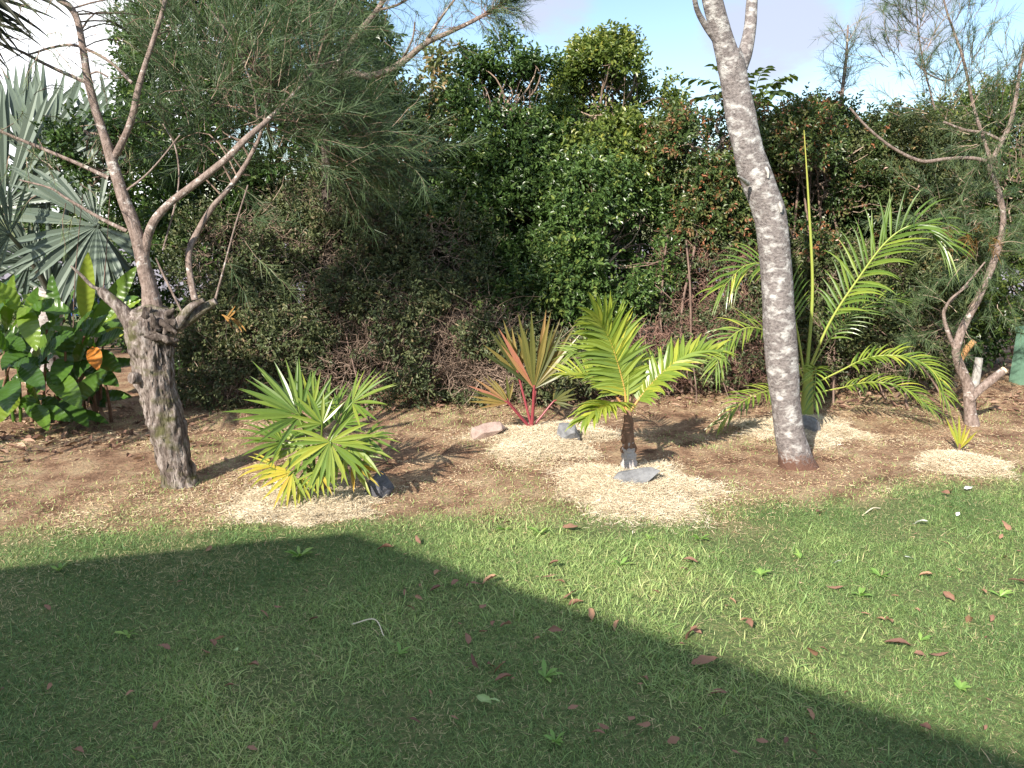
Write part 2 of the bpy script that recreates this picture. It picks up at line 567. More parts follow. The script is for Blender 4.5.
def lawn_prob(x, y):
    """1 on the lawn, 0 in the bed"""
    p3 = np.stack([x * 1.7, y * 1.7, 0 * x], -1)
    p4 = np.stack([x * 6, y * 6, 0 * x + 3], -1)
    d = edge_y(x) - y + (vnoise(p3, 5) - .5) * .30 + (vnoise(p4, 6) - .5) * .18
    return 1 / (1 + np.exp(-np.clip(d / .07, -40, 40)))


def ground_z(x, y):
    p = np.stack([x * .9, y * .9, 0 * x], -1)
    q = np.stack([x * 4, y * 4, 0 * x], -1)
    return (vnoise(p, 21) - .5) * .05 + (vnoise(q, 22) - .5) * .018


def gz(x, y):
    return float(ground_z(np.array([x]), np.array([y]))[0])


m, n, l, b, o = new_mat('soil_and_turf')
tx = n.new('ShaderNodeTexCoord')
at = n.new('ShaderNodeAttribute')
at.attribute_name = 'rnd'
n1 = n.new('ShaderNodeTexNoise'); n1.inputs['Scale'].default_value = 4.5; n1.inputs['Detail'].default_value = 6
n2 = n.new('ShaderNodeTexNoise'); n2.inputs['Scale'].default_value = 45; n2.inputs['Detail'].default_value = 8; n2.inputs['Roughness'].default_value = .75
l.new(tx.outputs['Object'], n1.inputs['Vector'])
l.new(tx.outputs['Object'], n2.inputs['Vector'])
ra = ramp(n, [(.32, (.15, .085, .055)), (.48, (.31, .195, .125)), (.65, (.42, .31, .195))])
rb = ramp(n, [(.25, (.35, .35, .35)), (.5, (.95, .95, .95)), (.75, (1.5, 1.45, 1.35))])
l.new(n1.outputs['Fac'], ra.inputs['Fac'])
l.new(n2.outputs['Fac'], rb.inputs['Fac'])
mu = n.new('ShaderNodeMix'); mu.data_type = 'RGBA'; mu.blend_type = 'MULTIPLY'; mu.inputs['Factor'].default_value = 1
l.new(ra.outputs[0], mu.inputs['A']); l.new(rb.outputs[0], mu.inputs['B'])
mx = n.new('ShaderNodeMix'); mx.data_type = 'RGBA'
l.new(at.outputs['Fac'], mx.inputs['Factor'])
l.new(mu.outputs['Result'], mx.inputs['A'])
rc = ramp(n, [(.3, (.04, .065, .025)), (.5, (.12, .16, .06)), (.62, (.20, .20, .09)), (.75, (.30, .26, .14))])
l.new(n2.outputs['Fac'], rc.inputs['Fac'])
l.new(rc.outputs[0], mx.inputs['B'])
l.new(mx.outputs['Result'], b.inputs['Base Color'])
b.inputs['Roughness'].default_value = .95
b.inputs['Specular IOR Level'].default_value = .1
bp = n.new('ShaderNodeBump'); bp.inputs['Strength'].default_value = .9; bp.inputs['Distance'].default_value = .02
l.new(n2.outputs['Fac'], bp.inputs['Height']); l.new(bp.outputs[0], b.inputs['Normal'])
M['ground'] = m

xs = np.concatenate([[-600, -200, -80, -40, -20, -12], np.arange(-8, 9, .06), [12, 20, 40, 80, 200, 600]])
ys = np.concatenate([[-600, -200, -60, -20, -8, -3], np.arange(-1, 10.5, .06), [13, 18, 30, 60, 200, 600]])
XX, YY = np.meshgrid(xs, ys)
fx, fy = XX.ravel(), YY.ravel()
zz = ground_z(fx, fy)
far = (np.abs(fx) > 9) | (fy > 11) | (fy < -1.5)
zz[far] = -.03
nx, ny = len(xs), len(ys)
i = (np.arange(ny - 1) * nx)[:, None] + np.arange(nx - 1)[None]
g = Geo()
lp = lawn_prob(fx, fy)
lp = np.where(fy > 12, .85, lp)
g.add(np.stack([fx, fy, zz], -1), np.stack([i, i + 1, i + nx + 1, i + nx], -1).reshape(-1, 4), 0, lp)
o = g.build('ground', M['ground'], smooth=True)
tag(o, 'garden ground of brown soil and turf', None, None, 'structure')

# ---- mulch areas (centre px, radius px) -> world discs, used to keep grass and clippings off them
MULCH = []
for (px, py, rpx, rpy) in [(314, 507, 68, 22), (540, 438, 62, 16), (632, 487, 70, 23), (797, 428, 66, 15), (958, 464, 43, 12)]:
    c = G(px, py)
    s = (c[1] + .3) / F
    ry = (G(px, py - rpy)[1] - G(px, py + rpy)[1]) / 2
    MULCH.append((c[0], c[1], rpx * s * .84, ry * .84))


def mulch_d(x, y):
    d = np.full(np.shape(x), 9.)
    for k, (cx, cy, rx, ry) in enumerate(MULCH):
        q = np.sqrt(((x - cx) / rx) ** 2 + ((y - cy) / ry) ** 2)
        d = np.minimum(d, q)
    return d


# ---- lawn
def pts_in(n_, x0, x1, y0, y1):
    return RNG.uniform(x0, x1, n_), RNG.uniform(y0, y1, n_)


x, y = pts_in(1650000, -5.5, 7, .9, 5.6)
near = np.abs(x) < .68 * y + .9
keep = (RNG.random(len(x)) < np.where(near, 1, .28)) & (RNG.random(len(x)) < np.clip(lawn_prob(x, y), .0, 1)) & (mulch_d(x, y) > 1.0)
x, y = x[keep], y[keep]
pat = fbm(np.stack([x * 1.3, y * 1.3, 0 * x], -1), 31, 3)
pat2 = fbm(np.stack([x * 5, y * 5, 0 * x], -1), 35, 2)
worn = fbm(np.stack([x * 2.4 + 9, y * 2.4, 0 * x], -1), 36, 3)
thin = RNG.random(len(x)) < np.clip((worn - .26) * 6, .38, 1)
x, y, pat, pat2 = x[thin], y[thin], pat[thin], pat2[thin]
N = len(x)
print('grass blades', N)
pos = np.stack([x, y, ground_z(x, y) - .004], -1)
az = RNG.uniform(0, 2 * PI, N)
tilt = np.abs(RNG.normal(.95, .32, N)).clip(0, 1.5)
D = np.stack([np.cos(az) * np.sin(tilt), np.sin(az) * np.sin(tilt), np.cos(tilt).clip(.06)], -1)
X, Dn, Z = frame(D, np.stack([-np.cos(az) * .2, -np.sin(az) * .2, np.ones(N)], -1) + RNG.normal(0, .3, (N, 3)))
hgt = (.009 + .022 * pat2 + RNG.exponential(.006, N)).clip(.008, .06)
tall = RNG.random(N) < np.clip((pat - .56) * .4, .002, .06)
hgt = np.where(tall, hgt + RNG.uniform(.02, .05, N), hgt)
a = np.clip(.32 + (pat - .5) * 1.1 + (fbm(np.stack([x * .8 + 4, y * .8, 0 * x], -1), 38, 2) - .5) * .5 + RNG.normal(0, .17, N), 0, .8)
dry = RNG.random(N) < np.clip(.05 + (0.48 - pat) * .9 + (.42 - worn[thin]) * 1.2, .02, .6)
a = np.where(dry, RNG.uniform(.84, 1, N), a)
g = Geo()
scatter(g, BLADE_V, BLADE_F, pos, X, Dn, Z, np.where(tall, RNG.uniform(.003, .0055, N), RNG.uniform(.0012, .0030, N)), hgt, hgt, a)
NS = 34000                                            # thatch: dead bits lying between the blades
x, y = pts_in(NS, -5, 6, 1, 5.2)
k_ = RNG.random(NS) < lawn_prob(x, y)
x, y = x[k_], y[k_]
NS = len(x)
az = RNG.uniform(0, 2 * PI, NS)
X, Dn, Z = frame(np.stack([np.cos(az), np.sin(az), RNG.normal(.1, .2, NS)], -1), np.array([0, 0, 1.]) + RNG.normal(0, .3, (NS, 3)))
scatter(g, NEED_V, NEED_F, np.stack([x, y, ground_z(x, y) + RNG.uniform(.004, .016, NS)], -1), X, Dn, Z, RNG.uniform(.001, .0024, NS), RNG.uniform(.01, .04, NS), .03, RNG.uniform(.82, 1, NS))
o = g.build('lawn_grass', M['grass'])
tag(o, 'short mown green lawn grass in front of the garden bed', 'grass', None, 'stuff')

# ---- sparse weeds and regrowth inside the bed
x, y = pts_in(230000, -6, 7.5, 3.6, 7.6)
pat = fbm(np.stack([x * 1.5, y * 1.5, 0 * x], -1), 41, 3)
d = y - edge_y(x)
pr = np.clip((pat - .44) * 2.6, .03, .5) + .75 * np.exp(-np.clip(d, 0, 9) / .30)
keep = (d > -.1) & (RNG.random(len(x)) < pr) & (mulch_d(x, y) > 1.05)
x, y = x[keep], y[keep]
N = len(x)
pos = np.stack([x, y, ground_z(x, y) - .003], -1)
az = RNG.uniform(0, 2 * PI, N)
tilt = np.abs(RNG.normal(.85, .3, N)).clip(0, 1.45)
D = np.stack([np.cos(az) * np.sin(tilt), np.sin(az) * np.sin(tilt), np.cos(tilt)], -1)
X, Dn, Z = frame(D, np.array([0, 0, 1.]) + RNG.normal(0, .3, (N, 3)))
g = Geo()
scatter(g, BLADE_V, BLADE_F, pos, X, Dn, Z, RNG.uniform(.0025, .005, N), RNG.uniform(.012, .035, N), .03, np.clip(RNG.normal(.68, .2, N), 0, 1))
o = g.build('bed_grass', M['grass'])
tag(o, 'thin yellowed grass regrowing in the brown garden bed', 'grass', None, 'stuff')

# ---- dry clippings lying over the bed
x, y = pts_in(420000, -6.5, 8, 3.4, 8.6)
pat = fbm(np.stack([x * 2.2, y * 2.2, 0 * x], -1), 51, 3)
keep = (RNG.random(len(x)) < (1 - lawn_prob(x, y)).clip(.03, 1)) & (RNG.random(len(x)) < np.clip((pat - .25) * 3, .2, 1))
x, y, pat = x[keep], y[keep], pat[keep]
N = len(x)
pos = np.stack([x, y, ground_z(x, y) + RNG.uniform(.001, .012, N)], -1)
az = RNG.uniform(0, 2 * PI, N)
D = np.stack([np.cos(az), np.sin(az), RNG.normal(0, .16, N)], -1)
X, Dn, Z = frame(D, np.array([0, 0, 1.]) + RNG.normal(0, .35, (N, 3)))
g = Geo()
scatter(g, NEED_V, NEED_F, pos, X, Dn, Z, RNG.uniform(.0018, .0045, N), RNG.uniform(.008, .036, N), .05, np.clip(RNG.normal(.5, .22, N) + (pat - .5) * .8 + (fbm(np.stack([x * 7, y * 7, 0 * x], -1), 53, 2) - .5) * .9, 0, 1))
o = g.build('dry_clippings', M['clip'])
tag(o, 'dry brown clippings scattered over the garden bed', 'clippings', None, 'stuff')

# ---- leaf litter along the foot of the hedge
x, y = pts_in(15000, -6, 7, 5.3, 8.3)
wgt = np.exp(-((y - 7.3) / .35) ** 2) * .5 + np.exp(-(((x + 3.6) / 1.0) ** 2 + ((y - 6.0) / .55) ** 2)) + .6 * np.exp(-(((x - 4.6) / .8) ** 2 + ((y - 7.3) / .5) ** 2))
keep = RNG.random(len(x)) < wgt * .6
x, y = x[keep], y[keep]
N = len(x)
pos = np.stack([x, y, ground_z(x, y) + RNG.uniform(.002, .025, N)], -1)
az = RNG.uniform(0, 2 * PI, N)
D = np.stack([np.cos(az), np.sin(az), RNG.normal(0, .35, N)], -1)
X, Dn, Z = frame(D, np.array([0, 0, 1.]) + RNG.normal(0, .5, (N, 3)))
g = Geo()
scatter(g, LEAF_V, LEAF_F, pos, X, Dn, Z, RNG.uniform(.02, .05, N), RNG.uniform(.04, .10, N), .05, RNG.random(N))
o = g.build('leaf_litter', M['litter'])
tag(o, 'brown leaf litter along the foot of the hedge', 'leaf litter', None, 'stuff')

# ---- mulch rings
mulch_labels = ['pale straw mulch under the spreading green fan palm', 'pale straw mulch under the palm with red stalks, between two stones',
                'widest pale straw mulch, round the small feather palm with the flat stone', 'pale straw mulch behind the tall pale trunk, under the arching palm',
                'small oval of pale straw mulch around the tiny yellow seedling']
for k, (cx, cy, rx, ry) in enumerate(MULCH):
    g = Geo()
    nr, na = 9, 56
    th = np.arange(na) * 2 * PI / na
    wob = 1 + .42 * (2 * vnoise(np.stack([np.cos(th) * 1.8, np.sin(th) * 2.2, 0 * th + k], -1), 61) - 1) + .16 * (2 * vnoise(np.stack([np.cos(th) * 6, np.sin(th) * 7, 0 * th + k], -1), 62) - 1)
    rr = np.linspace(0, 1, nr)
    vx = cx + rr[:, None] * rx * .97 * wob * np.cos(th)
    vy = cy + rr[:, None] * ry * .97 * wob * np.sin(th)
    hump = .035 * (1 - rr ** 2)[:, None] + 0 * vx
    hump = hump + .02 * (vnoise(np.stack([vx.ravel() * 9, vy.ravel() * 9, 0 * vx.ravel()], -1), 63).reshape(vx.shape) - .3) * (1 - rr ** 4)[:, None]
    hump[-1] = -.015
    vz = ground_z(vx.ravel(), vy.ravel()).reshape(vx.shape) + hump
    ii = (np.arange(nr - 1) * na)[:, None]
    jj = np.arange(na)[None]
    kk = (jj + 1) % na
    g.add(np.stack([vx, vy, vz], -1).reshape(-1, 3), np.stack([ii + jj, ii + kk, ii + kk + na, ii + jj + na], -1).reshape(-1, 4), 0, .2)
    N = int(90000 * rx * ry / .14)
    th2 = RNG.uniform(0, 2 * PI, N)
    q = np.sqrt(RNG.random(N)) * (1 + np.abs(RNG.normal(0, .2, N)) * (RNG.random(N) < .5))
    wv = np.interp(th2, np.append(th, 2 * PI), np.append(wob, wob[0]))
    x = cx + q * rx * wv * np.cos(th2)
    y = cy + q * ry * wv * np.sin(th2)
    z = ground_z(x, y) + np.where(q < 1, .035 * (1 - np.minimum(q, 1) ** 2), 0) + RNG.uniform(.004, .026, N) * np.where(q < .97, 1, .4)
    pos = np.stack([x, y, z], -1)
    az = RNG.uniform(0, 2 * PI, N)
    D = np.stack([np.cos(az), np.sin(az), RNG.normal(0, .3, N)], -1)
    X, Dn, Z = frame(D, np.array([0, 0, 1.]) + RNG.normal(0, .5, (N, 3)))
    g.V[0][:, 2] -= .004
    scatter(g, NEED_V, NEED_F, pos, X, Dn, Z, RNG.uniform(.0014, .0038, N), RNG.uniform(.008, .045, N), .04, np.clip(RNG.normal(.56, .2, N) + .5 * (fbm(pos * 7, 65, 2) - .5), 0, 1))
    o = g.build('mulch_patch', M['straw'], loc=(cx, cy, 0))
    tag(o, mulch_labels[k], 'mulch', 'straw mulch patches in the garden bed')

# ------------------------------------------------------------------ house behind the camera (its roof throws the shade on the lawn)
def boxg(g, cx, cy, cz, sx, sy, sz, ex=(1, 0), mat=0, a=.5):
    e = np.array([ex[0], ex[1], 0.]); f = np.array([-ex[1], ex[0], 0.]); u = np.array([0, 0, 1.])
    V = [np.array([cx, cy, cz]) + e * i * sx / 2 + f * j * sy / 2 + u * k * sz / 2 for k in (-1, 1) for j in (-1, 1) for i in (-1, 1)]
    g.add(V, np.array([(0, 2, 3, 1), (4, 5, 7, 6), (0, 1, 5, 4), (2, 6, 7, 3), (0, 4, 6, 2), (1, 3, 7, 5)]), mat, a)


def plain_mat(name, c, rough=.6, bumpscale=0):
    m, n, l, b, o = new_mat(name)
    no = n.new('ShaderNodeTexNoise'); no.inputs['Scale'].default_value = 12; no.inputs['Detail'].default_value = 5
    rp = ramp(n, [(.3, tuple(q * .85 for q in c)), (.7, c)])
    l.new(no.outputs['Fac'], rp.inputs['Fac'])
    l.new(rp.outputs[0], b.inputs['Base Color'])
    b.inputs['Roughness'].default_value = rough
    return m


KSH = 1 / math.tan(ELEV)
SH = np.array([HX, HY]) * KSH                       # ground shift of a shadow per metre of height
CORNER = G(352, 533)[:2]                            # where the eave corner's shadow lies
EL = nrm(G(0, 570)[:2] - CORNER)                    # along the eave, to the left
BK = np.array([-EL[1], EL[0]])
if BK[1] > 0:
    BK = -BK
RK = nrm(G(990, 745)[:2] - CORNER)
# slope s so that (BK + SH*s) is parallel to RK
s_roof = -(BK[0] * RK[1] - BK[1] * RK[0]) / (SH[0] * RK[1] - SH[1] * RK[0])
H_E = 2.75
C0 = CORNER - SH * H_E                              # eave corner in plan
print('roof slope', s_roof, 'corner', C0)
half, length = 6.0, 11.0
M['wall'] = plain_mat('cream_wall', (.6, .55, .46))
M['roof'] = plain_mat('grey_roof', (.22, .22, .23))
M['glass'] = plain_mat('dark_glass', (.04, .05, .06), .1)
M['frame'] = plain_mat('white_frame', (.75, .75, .73), .4)
h0 = np.array([*(C0 + EL * length / 2 + BK * half), 0])
house = thing('house', 'single storey cream house with grey gable roof behind the viewer', 'house', h0)
g = Geo()


def hp(a, d, z):
    return np.array([*(C0 + EL * a + BK * d), z])


rs = s_roof
for (d0, d1) in ((0, half), (2 * half, half)):
    V = []
    for t_ in (0, .12):
        for a_ in (0, length):
            for d_ in (d0, d1):
                V.append(hp(a_, d_, H_E + rs * (half - abs(half - d_)) - t_))
    g.add(V, np.array([(0, 1, 3, 2), (4, 6, 7, 5), (0, 4, 5, 1), (2, 3, 7, 6), (0, 2, 6, 4), (1, 5, 7, 3)]))
g.build('roof', M['roof'], house)
g = Geo()
a0, a1, d0, d1 = .5, length - .5, .7, 2 * half - .7
zc = lambda d_: H_E + rs * (half - abs(half - d_)) - .2
V = []
for a_ in (a0, a1):
    V += [hp(a_, d0, -.05), hp(a_, d1, -.05), hp(a_, d1, zc(d1)), hp(a_, half, zc(half)), hp(a_, d0, zc(d0))]
g.add(V, [(0, 1, 2, 3, 4), (9, 8, 7, 6, 5), (0, 4, 9, 5), (1, 6, 7, 2)])
g.build('wall', M['wall'], house)
for a_ in (2.5, 5.5, 8.5):
    c = hp(a_, d0 - .03, 1.45)
    g = Geo(); boxg(g, *c, 1.5, .05, 1.2, EL)
    f_ = g.build('window', M['frame'], house)
    g = Geo(); boxg(g, *hp(a_, d0 - .06, 1.45), 1.36, .03, 1.06, EL)
    g.build('pane', M['glass'], f_)

# ------------------------------------------------------------------ hedge plants
def lobe(px, py, Y, rx, ry, rd):
    s = Y / F / 1.0
    return (P(px, py, Y), np.array([rx * s, rd, ry * s]))


def foliage(g, lobes, n_sprig, leaf, k=12, cull=.42, freq=2.2, seed=0, slen=.16, wide=.42, back=.45, up=.35, thick=.2, abias=0., red_top=0., zmin=.05, relief=.75):
    vol = np.array([(r[0] * r[2] + r[1] * r[2] + r[0] * r[1]) for c, r in lobes])
    li = RNG.choice(len(lobes), n_sprig, p=vol / vol.sum())
    C = np.array([lobes[q][0] for q in range(len(lobes))])[li]
    Rr = np.array([lobes[q][1] for q in range(len(lobes))])[li]
    d = nrm(RNG.normal(0, 1, (n_sprig, 3)))
    rad = 1 - np.abs(RNG.normal(0, thick, n_sprig)) + RNG.normal(0, .05, n_sprig)
    q0 = C + d * Rr
    rad = rad + relief * (fbm(q0 * 1.9, seed + 77, 2) - .5)
    p = C + d * Rr * rad[:, None]
    inside = np.zeros(n_sprig, bool)
    for q, (c, r) in enumerate(lobes):
        inside |= (np.sum(((p - c) / r) ** 2, -1) < .45) & (li != q)
    nz_ = fbm(p * freq, seed, 2)
    keep = (nz_ > cull) & (p[:, 2] > zmin) & ~(inside & (RNG.random(n_sprig) < .7)) & ((d[:, 1] < .35) | (RNG.random(n_sprig) < back))
    p, d, nz_, rad = p[keep], d[keep], nz_[keep], rad[keep]
    ns = len(p)
    ax = nrm(nrm(d / Rr[keep]) * .7 + np.array([0, 0, up]) + RNG.normal(0, .45, (ns, 3)))
    sl = slen * RNG.uniform(.6, 1.3, ns)
    t = np.tile(np.linspace(.05, 1, k), ns) + RNG.uniform(-.05, .05, ns * k)
    base = np.repeat(p, k, 0) + np.repeat(ax * sl[:, None], k, 0) * t[:, None] + RNG.normal(0, .012, (ns * k, 3))
    perp = nrm(np.cross(np.repeat(ax, k, 0), nrm(RNG.normal(0, 1, (ns * k, 3)))))
    D = nrm(np.repeat(ax, k, 0) * (.25 + .6 * t[:, None]) + perp * .85 + np.array([0, 0, -.12]))
    U = nrm(np.repeat(ax, k, 0) * .5 + np.array([0, -.25, .75]) + RNG.normal(0, .45, (ns * k, 3)))
    X, Dn, Z = frame(D, U)
    L = leaf * RNG.uniform(.65, 1.25, ns * k)
    a = np.repeat(np.clip(.36 + abias + RNG.normal(0, .16, ns) + (nz_ - .5) * .5, 0, .95), k) + RNG.normal(0, .10, ns * k)
    a = a + .22 * (t > .8)
    if red_top:
        redc = np.repeat((RNG.random(ns) < red_top * 1.3) & (rad > .85), k)
        a = np.where(redc & (t > .45), RNG.uniform(.82, 1, ns * k), np.minimum(a, .82))
    scatter(g, LEAF_V, LEAF_F, base, X, Dn, Z, L * wide / .84, L, L, np.clip(a, 0, 1))
    return p


def walk(start, d0, L, m, wob, rng=RNG, grav=0.):
    """many random-walk polylines: start (N,3), directions, lengths -> (N,m,3)"""
    N = len(start)
    p = np.zeros((N, m, 3))
    p[:, 0] = start
    d = nrm(d0)
    for i in range(1, m):
        d = nrm(d + rng.normal(0, wob, (N, 3)) + np.array([0, 0, grav]))
        p[:, i] = p[:, i - 1] + d * (L / (m - 1))[:, None]
    return p


def stems(root, foot, tips, n_stem, r0, m=7, sides=6, mat=None, name='trunk', spread=.25):
    for s in range(n_stem):
        g = Geo()
        tip = tips[RNG.integers(len(tips))]
        a = foot + np.array([RNG.normal(0, spread), RNG.normal(0, spread * .6), 0])
        a[2] = gz(a[0], a[1]) - .04
        mid = a * .5 + tip * .5 + RNG.normal(0, .1, 3)
        mid[:2] = a[:2] * .65 + tip[:2] * .35 + RNG.normal(0, .06, 2)
        pth = cr([a, a * .75 + mid * .25 + RNG.normal(0, .03, 3) * np.array([1, 1, 0]), mid, tip], m)
        tube(g, pth, np.linspace(r0, r0 * .25, len(pth)) * RNG.uniform(.6, 1.1), sides, .5, 0, .15, s)
        g.build('stem', mat or M['stem_grey'], root, smooth=True)


def twigs_to(root, foot_z, centre, pts, n_tw, mat, name='branches', r=.006):
    """thin branches from inside the crown out to leaf clusters"""
    if len(pts) == 0:
        return
    sel = RNG.choice(len(pts), min(n_tw, len(pts)), replace=False)
    e = pts[sel]
    s = centre + (e - centre) * RNG.uniform(.15, .5, (len(e), 1)) + RNG.normal(0, .06, (len(e), 3))
    s[:, 2] = np.minimum(s[:, 2], e[:, 2] - .05)
    m_ = 6
    t = np.linspace(0, 1, m_)[None, :, None]
    bend = RNG.normal(0, .07, (len(e), 1, 3)) * np.sin(t * PI)
    Pm = s[:, None] * (1 - t) + e[:, None] * t + bend + RNG.normal(0, .008, (len(e), m_, 3))
    g = Geo()
    tubes(g, Pm, r * (1.3 - t[..., 0]) * RNG.uniform(.6, 1.3, (len(e), 1)), 4, RNG.random(len(e)))
    g.build(name, mat, root)['kind'] = 'stuff'


HG = 'evergreen shrubs and trees of the hedge'


def hedge_plant(name, label, cat, foot, lobes, mat, n_sprig, leaf, n_stem=5, r0=.035, n_tw=120, k=12, spread=.25, group=HG, **kw):
    f_ = np.array([foot[0], foot[1], 0.])
    root = thing(name, label, cat, f_, group)
    g = Geo()
    pts = foliage(g, lobes, n_sprig, leaf, k, **kw)
    g.build('crown', mat, root)
    cs = [c for c, r in lobes]
    stems(root, f_, cs, n_stem, r0, spread=spread)
    cen = np.mean(cs, 0)
    twigs_to(root, 0, cen, pts, n_tw, M['twig'])
    return root


hedge_plant('evergreen_tree', 'tall glossy dark green tree with loose pointed shoots left of the rounded yellowish crown', 'tree', P(505, 330, 8.4),
            [lobe(500, 160, 8.2, 60, 62, .6), lobe(478, 112, 8.3, 24, 40, .3), lobe(512, 98, 8.3, 24, 36, .3), lobe(540, 112, 8.4, 26, 42, .35), lobe(468, 82, 8.3, 7, 26, .12), lobe(508, 56, 8.3, 7, 20, .12), lobe(530, 78, 8.3, 7, 22, .12),
             lobe(500, 235, 8.0, 62, 62, .55), lobe(540, 280, 7.9, 50, 50, .45)],
            M['hedge_dark'], 8600, .047, cull=.44, seed=3, n_tw=200, abias=.04)
hedge_plant('evergreen_tree', 'tall rounded yellowish green tree crown standing highest in the middle of the hedge', 'tree', P(610, 340, 8.9),
            [lobe(612, 92, 8.9, 50, 38, .6), lobe(645, 130, 8.7, 30, 34, .4), lobe(575, 122, 8.6, 36, 34, .45), lobe(600, 168, 8.4, 62, 46, .55), lobe(636, 72, 9.0, 24, 20, .3), lobe(592, 72, 9.0, 24, 20, .3)],
            M['hedge_mid'], 6800, .05, cull=.42, seed=9, n_tw=180, abias=.12)
hedge_plant('evergreen_shrub', 'glossy green leafy shrub below the rounded yellowish crown, behind the small feather palm', 'shrub', P(600, 390, 8.0),
            [lobe(590, 215, 7.9, 56, 50, .5), lobe(640, 245, 7.9, 38, 54, .4), lobe(575, 270, 7.7, 50, 42, .4), lobe(620, 285, 7.7, 32, 36, .35), lobe(500, 290, 7.6, 36, 32, .3)],
            M['hedge_dark'], 7400, .044, cull=.46, seed=15, n_tw=160, abias=.12)
hedge_plant('lilly_pilly_shrub', 'lilly pilly shrub with reddish new tips just left of the tall pale trunk', 'shrub', P(710, 390, 8.2),
            [lobe(700, 165, 8.2, 50, 44, .5), lobe(740, 155, 8.3, 36, 38, .45), lobe(680, 130, 8.3, 26, 22, .3), lobe(715, 210, 8.1, 58, 42, .4), lobe(725, 130, 8.3, 20, 20, .3)],
            M['hedge_red'], 7000, .039, cull=.44, seed=21, red_top=.24, n_tw=170, abias=.06)
hedge_plant('lilly_pilly_shrub', 'lilly pilly shrub with coppery red tips just right of the tall pale trunk', 'shrub', P(810, 390, 8.2),
            [lobe(800, 165, 8.2, 42, 46, .5), lobe(845, 160, 8.3, 36, 38, .45), lobe(812, 126, 8.3, 26, 16, .3), lobe(830, 210, 8.0, 62, 46, .45), lobe(790, 240, 8.0, 40, 46, .4)],
            M['hedge_red'], 7800, .038, cull=.44, seed=27, red_top=.26, n_tw=170, abias=.04)
hedge_plant('olive_shrub', 'olive green hedge shrub behind the needle leaved tree at the right', 'shrub', P(900, 390, 8.4),
            [lobe(890, 158, 8.4, 44, 36, .5), lobe(935, 155, 8.5, 36, 38, .45), lobe(895, 210, 8.2, 56, 54, .45), lobe(880, 280, 8.0, 62, 54, .4), lobe(940, 270, 8.1, 44, 54, .4)],
            M['hedge_olive'], 8400, .036, cull=.44, seed=33, red_top=.14, n_tw=180)
hedge_plant('olive_shrub', 'broad hedge shrub at the far right end beside the green box', 'shrub', P(1030, 380, 8.9),
            [lobe(1000, 145, 8.9, 52, 44, .5), lobe(1060, 130, 9.0, 60, 54, .5), lobe(1015, 220, 8.7, 60, 60, .45), lobe(1085, 220, 8.8, 60, 70, .5), lobe(1005, 290, 8.5, 44, 45, .35), lobe(960, 150, 8.8, 30, 36, .4)],
            M['hedge_mid'], 7400, .04, cull=.42, seed=39, n_tw=150, abias=-.06, red_top=.0)
hedge_plant('evergreen_shrub', 'very dark bushy shrub with reddish tips left of the tall glossy tree', 'shrub', P(410, 390, 8.3),
            [lobe(405, 145, 8.4, 40, 40, .45), lobe(385, 180, 8.2, 54, 40, .45), lobe(435, 205, 8.1, 36, 46, .4), lobe(400, 230, 8.0, 64, 45, .4)],
            M['hedge_red'], 5600, .04, cull=.44, seed=45, red_top=.12, n_tw=150, abias=-.12)
hedge_plant('evergreen_tree', 'tall dark tree behind the feathery crown of the gnarled tree', 'tree', P(260, 390, 8.6),
            [lobe(240, 40, 8.6, 90, 80, .7), lobe(320, 60, 8.7, 60, 60, .6), lobe(180, 100, 8.4, 56, 70, .5), lobe(260, 150, 8.2, 90, 60, .5), lobe(360, 60, 8.8, 34, 34, .4), lobe(340, 130, 8.3, 60, 50, .5), lobe(215, 210, 8.0, 60, 60, .45), lobe(145, 175, 8.8, 30, 66, .3), lobe(165, 20, 8.7, 40, 60, .4), lobe(250, -60, 8.8, 110, 60, .7)],
            M['hedge_dark'], 9800, .055, cull=.40, seed=51, n_tw=170, r0=.05, abias=.0)
hedge_plant('evergreen_shrub', 'small dark bush in front of the silver palm, behind the forked limbs', 'shrub', P(100, 390, 7.2),
            [lobe(88, 142, 7.2, 26, 26, .25), lobe(112, 160, 7.2, 22, 24, .22)],
            M['hedge_dark'], 1000, .045, cull=.44, seed=57, n_tw=40, n_stem=2, r0=.012)
hedge_plant('evergreen_shrub', 'dark shrub low behind the silver palm at the left edge', 'shrub', P(40, 390, 10.4),
            [lobe(0, 215, 10.4, 80, 60, .4), lobe(110, 190, 10.4, 40, 40, .4), lobe(10, 260, 10.4, 80, 50, .4), lobe(100, 270, 10.4, 60, 60, .4), lobe(40, 320, 10.2, 110, 50, .4), lobe(-80, 260, 10.4, 80, 80, .4)],
            M['hedge_dark'], 2600, .06, cull=.36, seed=140, n_tw=40, n_stem=4, abias=-.1)
hedge_plant('evergreen_shrub', 'dark second row shrub closing the hedge behind the coppery tips beside the pale trunk', 'shrub', P(780, 390, 9.6),
            [lobe(690, 170, 9.4, 60, 46, .35), lobe(760, 165, 9.5, 60, 46, .35), lobe(820, 160, 9.5, 60, 46, .35), lobe(740, 250, 9.3, 90, 80, .35), lobe(830, 250, 9.3, 80, 80, .35)],
            M['hedge_dark'], 4600, .05, cull=.3, seed=150, n_tw=30, n_stem=4, abias=-.08, relief=.4)
hedge_plant('evergreen_shrub', 'dark second row shrub closing the hedge at the right behind the lopped tree', 'shrub', P(950, 390, 9.8),
            [lobe(890, 165, 9.6, 60, 46, .35), lobe(950, 160, 9.7, 60, 46, .35), lobe(1020, 160, 9.7, 60, 46, .35), lobe(920, 250, 9.5, 80, 80, .35), lobe(1010, 260, 9.5, 80, 80, .35)],
            M['hedge_olive'], 4600, .05, cull=.3, seed=155, n_tw=30, n_stem=4, abias=-.08, relief=.4)
